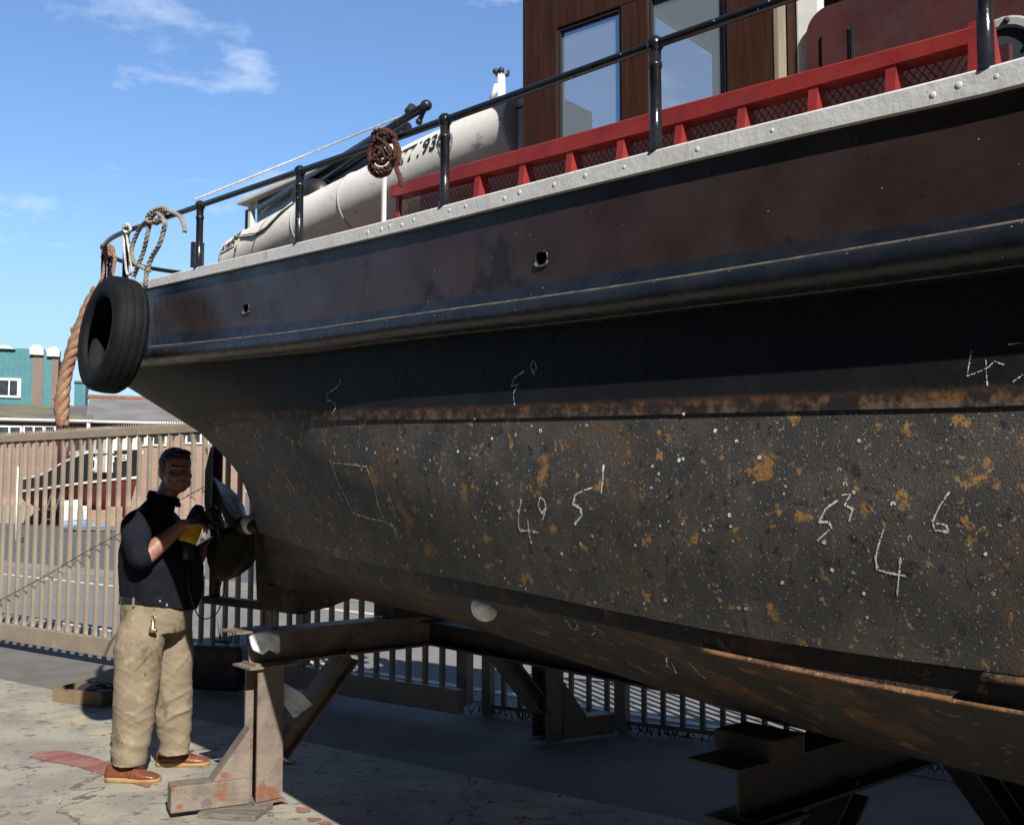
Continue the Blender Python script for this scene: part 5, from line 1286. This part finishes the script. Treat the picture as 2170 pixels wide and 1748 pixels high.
# polo shirt
sh_ = MB()
tors(sh_, [(.965, .015, 0, .212, .198), (1.0, .02, 0, .218, .205), (1.08, .03, 0, .232, .215), (1.17, .025, 0, .232, .222), (1.26, .005, 0, .212, .225), (1.35, -.02, 0, .172, .222), (1.425, -.03, 0, .132, .200), (1.475, -.022, 0, .100, .155), (1.515, 0, 0, .085, .105), (1.55, .02, 0, .078, .085)],
     tilt=[-.035, -.02, -.01, 0, 0, .0, .0, -.005, -.015, -.02])
limb(sh_, [ml(-.04, -.13, 1.42), RS, RS.lerp(RE, .5) + Vector((-.005, -.015, 0)), RE + Vector((-.012, -.005, .012)), RE.lerp(RW, .13)], [.085, .086, .075, .069, .066])
limb(sh_, [ml(-.03, .12, 1.42), LS, LS.lerp(LE, .5), LE + Vector((-.02, 0, .03))], [.085, .085, .074, .068])
shirt = sh_.build('shirt', MT['shirt'], man); remesh(shirt, .009, 4)
displace(shirt, lambda c, n: .010*noise.noise(Vector((c.x*7 + c.z*3, c.y*7, c.z*6))) + .006*(1 - abs(noise.noise(Vector((c.x*13, c.y*13, c.z*9 + c.x*8))))*2)*(.4 if c.z > 1.3 else 1))
m2 = MB(); cr_ = []
for z, rx, ry, tl in ((1.535, .083, .092, -.02), (1.575, .079, .084, -.022), (1.58, .084, .090, -.024), (1.535, .096, .106, -.03)): ering(cr_, ml(.028, 0, z), rx, ry, 30, tl)
m2.rings(cr_, cap=False); m2.build('collar', MT['shirt'], shirt)
# trousers
tr_ = MB()
tors(tr_, [(.80, .0, 0, .172, .185), (.88, .008, 0, .188, .195), (.95, .012, 0, .20, .195), (.99, .012, 0, .198, .19)], pw=.85)
limb(tr_, [ml(-.012, -.085, .95), ml(-.038, -.105, .80), ml(-.05, -.115, .66), ml(-.062, -.118, .48), ml(-.075, -.118, .26), ml(-.085, -.118, .15), ml(-.088, -.118, .088)], [.10, .134, .131, .119, .109, .100, .097], 24)
limb(tr_, [ml(.03, .09, .95), ml(.05, .10, .80), ml(.065, .11, .66), ml(.075, .112, .48), ml(.085, .115, .26), ml(.09, .115, .14), ml(.09, .115, .085)], [.10, .130, .120, .104, .094, .089, .087], 24)
trs = tr_.build('trousers', MT['trousers'], man); remesh(trs, .0065, 5)
def folds(c, n):
    z = c.z; k = 1.0 if z < .85 else max(.2, 1 - (z - .85)*7)
    r1 = noise.noise(Vector((c.x*3 + z*3 + c.y*2, c.y*4 + 7, z*13 - c.x*12))); r2 = noise.noise(Vector((c.x*5 - z*3, c.y*6 + 3, z*24 + c.x*14 + c.y*9))); r3 = noise.noise(Vector((c.x*4, c.y*4, z*5 + 11)))
    ridge = lambda q, p: max(0, 1 - 3.2*abs(q))**p
    zig = .006*math.sin(z*70 + c.x*18 + 3*c.y) * (1 if z < .30 else 0) * min(1, max(0, (.30 - z)*8))
    return k*(.0075*ridge(r1, 1.2)*(.4 + max(0, r3)*2.2) + .0025*ridge(r2, 1.3) + .014*r3 - .003) + zig*.45
displace(trs, folds)
m2 = MB(); r_ = []
for z, o_ in ((.972, 0), (.975, .006), (1.0, .006), (1.003, 0)): ering(r_, ml(.012, 0, z), .205 + o_, .198 + o_, 40, -.01, .9)
m2.rings(r_, cap=False); blt = m2.build('belt', MT['belt_leather'], trs)
for a in (200, 250, 300): 
    a = R(a); c = ml(.012 + .212*math.cos(a), .205*math.sin(a), .985); m2 = MB(); m2.box(c, (.012, .012, .05), Euler((0, 0, a)).to_matrix(), bevel=.003); m2.build('belt_loop', MT['trousers'], trs)
# slip-on shoes
def shoe(hx, hy, yaw, z0=.0):
    o = ml(hx, hy, z0); fx = Vector((math.cos(yaw), math.sin(yaw), 0)); fy = Vector((-fx.y, fx.x, 0)); L = .30
    prof = [(0, .030, .0), (.03, .038, 0), (.10, .040, 0), (.17, .046, .004), (.23, .049, .008), (.27, .043, .010), (.293, .027, .010), (.302, .008, .008)]
    m2 = MB(); rings_ = []
    for z, g in ((.0, -.002), (.003, .003), (.022, .004), (.028, .0)):
        ringp = [o + fx*(x) + fy*(w + g + sh) + UPV*z for x, w, sh in prof] + [o + fx*(x) + fy*(-w - g + sh) + UPV*z for x, w, sh in reversed(prof)]
        rings_.append(ringp)
    m2.rings(rings_); so_ = m2.build('shoe_sole', MT['sole'], man)
    m2 = MB(); rr = []
    top = [(-.003, .03, .085), (.02, .036, .098), (.07, .038, .100), (.12, .041, .096), (.165, .045, .080), (.21, .048, .063), (.255, .043, .052), (.285, .030, .042), (.298, .012, .034)]
    for x, w, h in top:
        rr.append([o + fx*x + fy*(w*math.cos(a)*(1 - .25*max(0, math.sin(a))**2)) + UPV*(.024 + (h - .024)*max(0, math.sin(a))**.8) for a in [math.pi*i/14 for i in range(15)]])
    m2.rings(rr); up_o = m2.build('shoe', MT['leather'], man)
    m2 = MB(); m2.tube([o + fx*(.205 - .06*abs(math.cos(a))) + fy*.050*math.cos(a) + UPV*(.032 + .048*max(0, math.sin(a))**.7) for a in [math.pi*i/16 for i in range(17)]], .0032, 6); m2.build('stitching', MT['leather'], up_o)
shoe(-.205, -.125, R(-4)); 
fo = gp(330, 1622); shoe(fo.x - PB.x + .01, fo.y - PB.y, R(3))
# keys on a clip at the belt
kc = ml(.06, -.214, .965); m2 = MB(); m2.tube([kc, kc - UPV*.045, kc - UPV*.05 + Vector((0, -.005, 0))], .003, 6); m2.tube([kc + Vector((.012*math.cos(i*.7854), -.006, -.062 + .012*math.sin(i*.7854))) for i in range(8)], .0025, 5, closed=True)
ko = kc + Vector((0, -.012, -.075)); m2.rings([[ko + Vector((r_*math.cos(i*.785), r_*math.sin(i*.785), -h)) for i in range(8)] for h, r_ in ((0, .006), (.01, .010), (.03, .012), (.045, .02), (.06, .021), (.066, .012))]); m2.ball(ko - UPV*.055 + Vector((.012, 0, 0)), .014, 8)
tag(m2.build('key_clip', MT['brass']), 'brass key clip dangling from the belt of the man', 'keys')
# the yellow power tool in his hands
ga, gb = ml(.215, -.150, 1.315), ml(.245, -.120, 1.432); gd = (gb - ga).normalized()
tool = empty('power_tool', ga, 'yellow and black hand-held grinder with a thin cable, gripped by the man', 'power tool')
m2 = MB(); m2.tube([ga - gd*.004, ga, ga + gd*.03, gb - gd*.02, gb], [.040, .050, .054, .054, .048], 20); m2.build('motor_housing', MT['yellow'], tool)
m2 = MB(); m2.tube([gb + gd*.002, gb + gd*.03, gb + gd*.07, gb + gd*.09], [.047, .044, .036, .024], 18); m2.tube([gb + gd*.03, gb + gd*.04 + Vector((.05, .0, .0)), gb + gd*.05 + Vector((.105, 0, .03))], [.014, .017, .015], 10)
m2.tube([gb + gd*.02 + Vector((.03, 0, 0)), gb + Vector((.09, .02, -.03)), gb + Vector((.125, .04, -.035))], [.03, .024, .018], 10); m2.build('gear_head', MT['plasticblack'], tool)
m2 = MB(); hq = ga + gd*.0; m2.tube([hq, hq - UPV*.05, hq - UPV*.11 + gd*.012], [.036, .028, .030], 12); m2.build('handle', MT['plasticblack'], tool)
m2 = MB(); dq = gb + Vector((.125, .04, -.035)); m2.rings([[dq + Vector((h, r_*math.cos(i*.2618), r_*math.sin(i*.2618))) for i in range(24)] for h, r_ in ((0, .02), (.004, .062), (.014, .064), (.02, .05))]); m2.build('disc', MT['darksteel'], tool)
m2 = MB(); m2.tube(spline([hq - UPV*.12 + gd*.012, hq + Vector((.02, -.02, -.25)), hq + Vector((.07, .03, -.42)), hq + Vector((.16, .05, -.40)), hq + Vector((.2, .04, -.28)), hq + Vector((.18, .10, -.2)), hq + Vector((.14, .14, -.30))]), .004, 6); m2.build('power_cable', MT['plasticblack'], tool)

# grit and paint flakes lying about the yard
mb = MB()
for i in range(900):
    q = gp(random.uniform(-40, 1500), 1500 + 300*random.random()**.8); r_ = random.uniform(.002, .007) * (2 if random.random() < .06 else 1); z = random.uniform(.3, .8)*r_
    ring_ = [q + Vector((r_*math.cos(a)*random.uniform(.6, 1.2), r_*math.sin(a)*random.uniform(.6, 1.2), .001)) for a in (0, 1.3, 2.5, 3.8, 5.1)]
    bv = [mb.bm.verts.new(p) for p in ring_]; tv = mb.bm.verts.new(q + UPV*(z + .001))
    for j in range(5): mb.face([bv[j], bv[(j+1) % 5], tv])
tag(mb.build('grit', MT['plank']), 'scattered grit and flakes on the yard concrete', 'grit', kind='stuff')
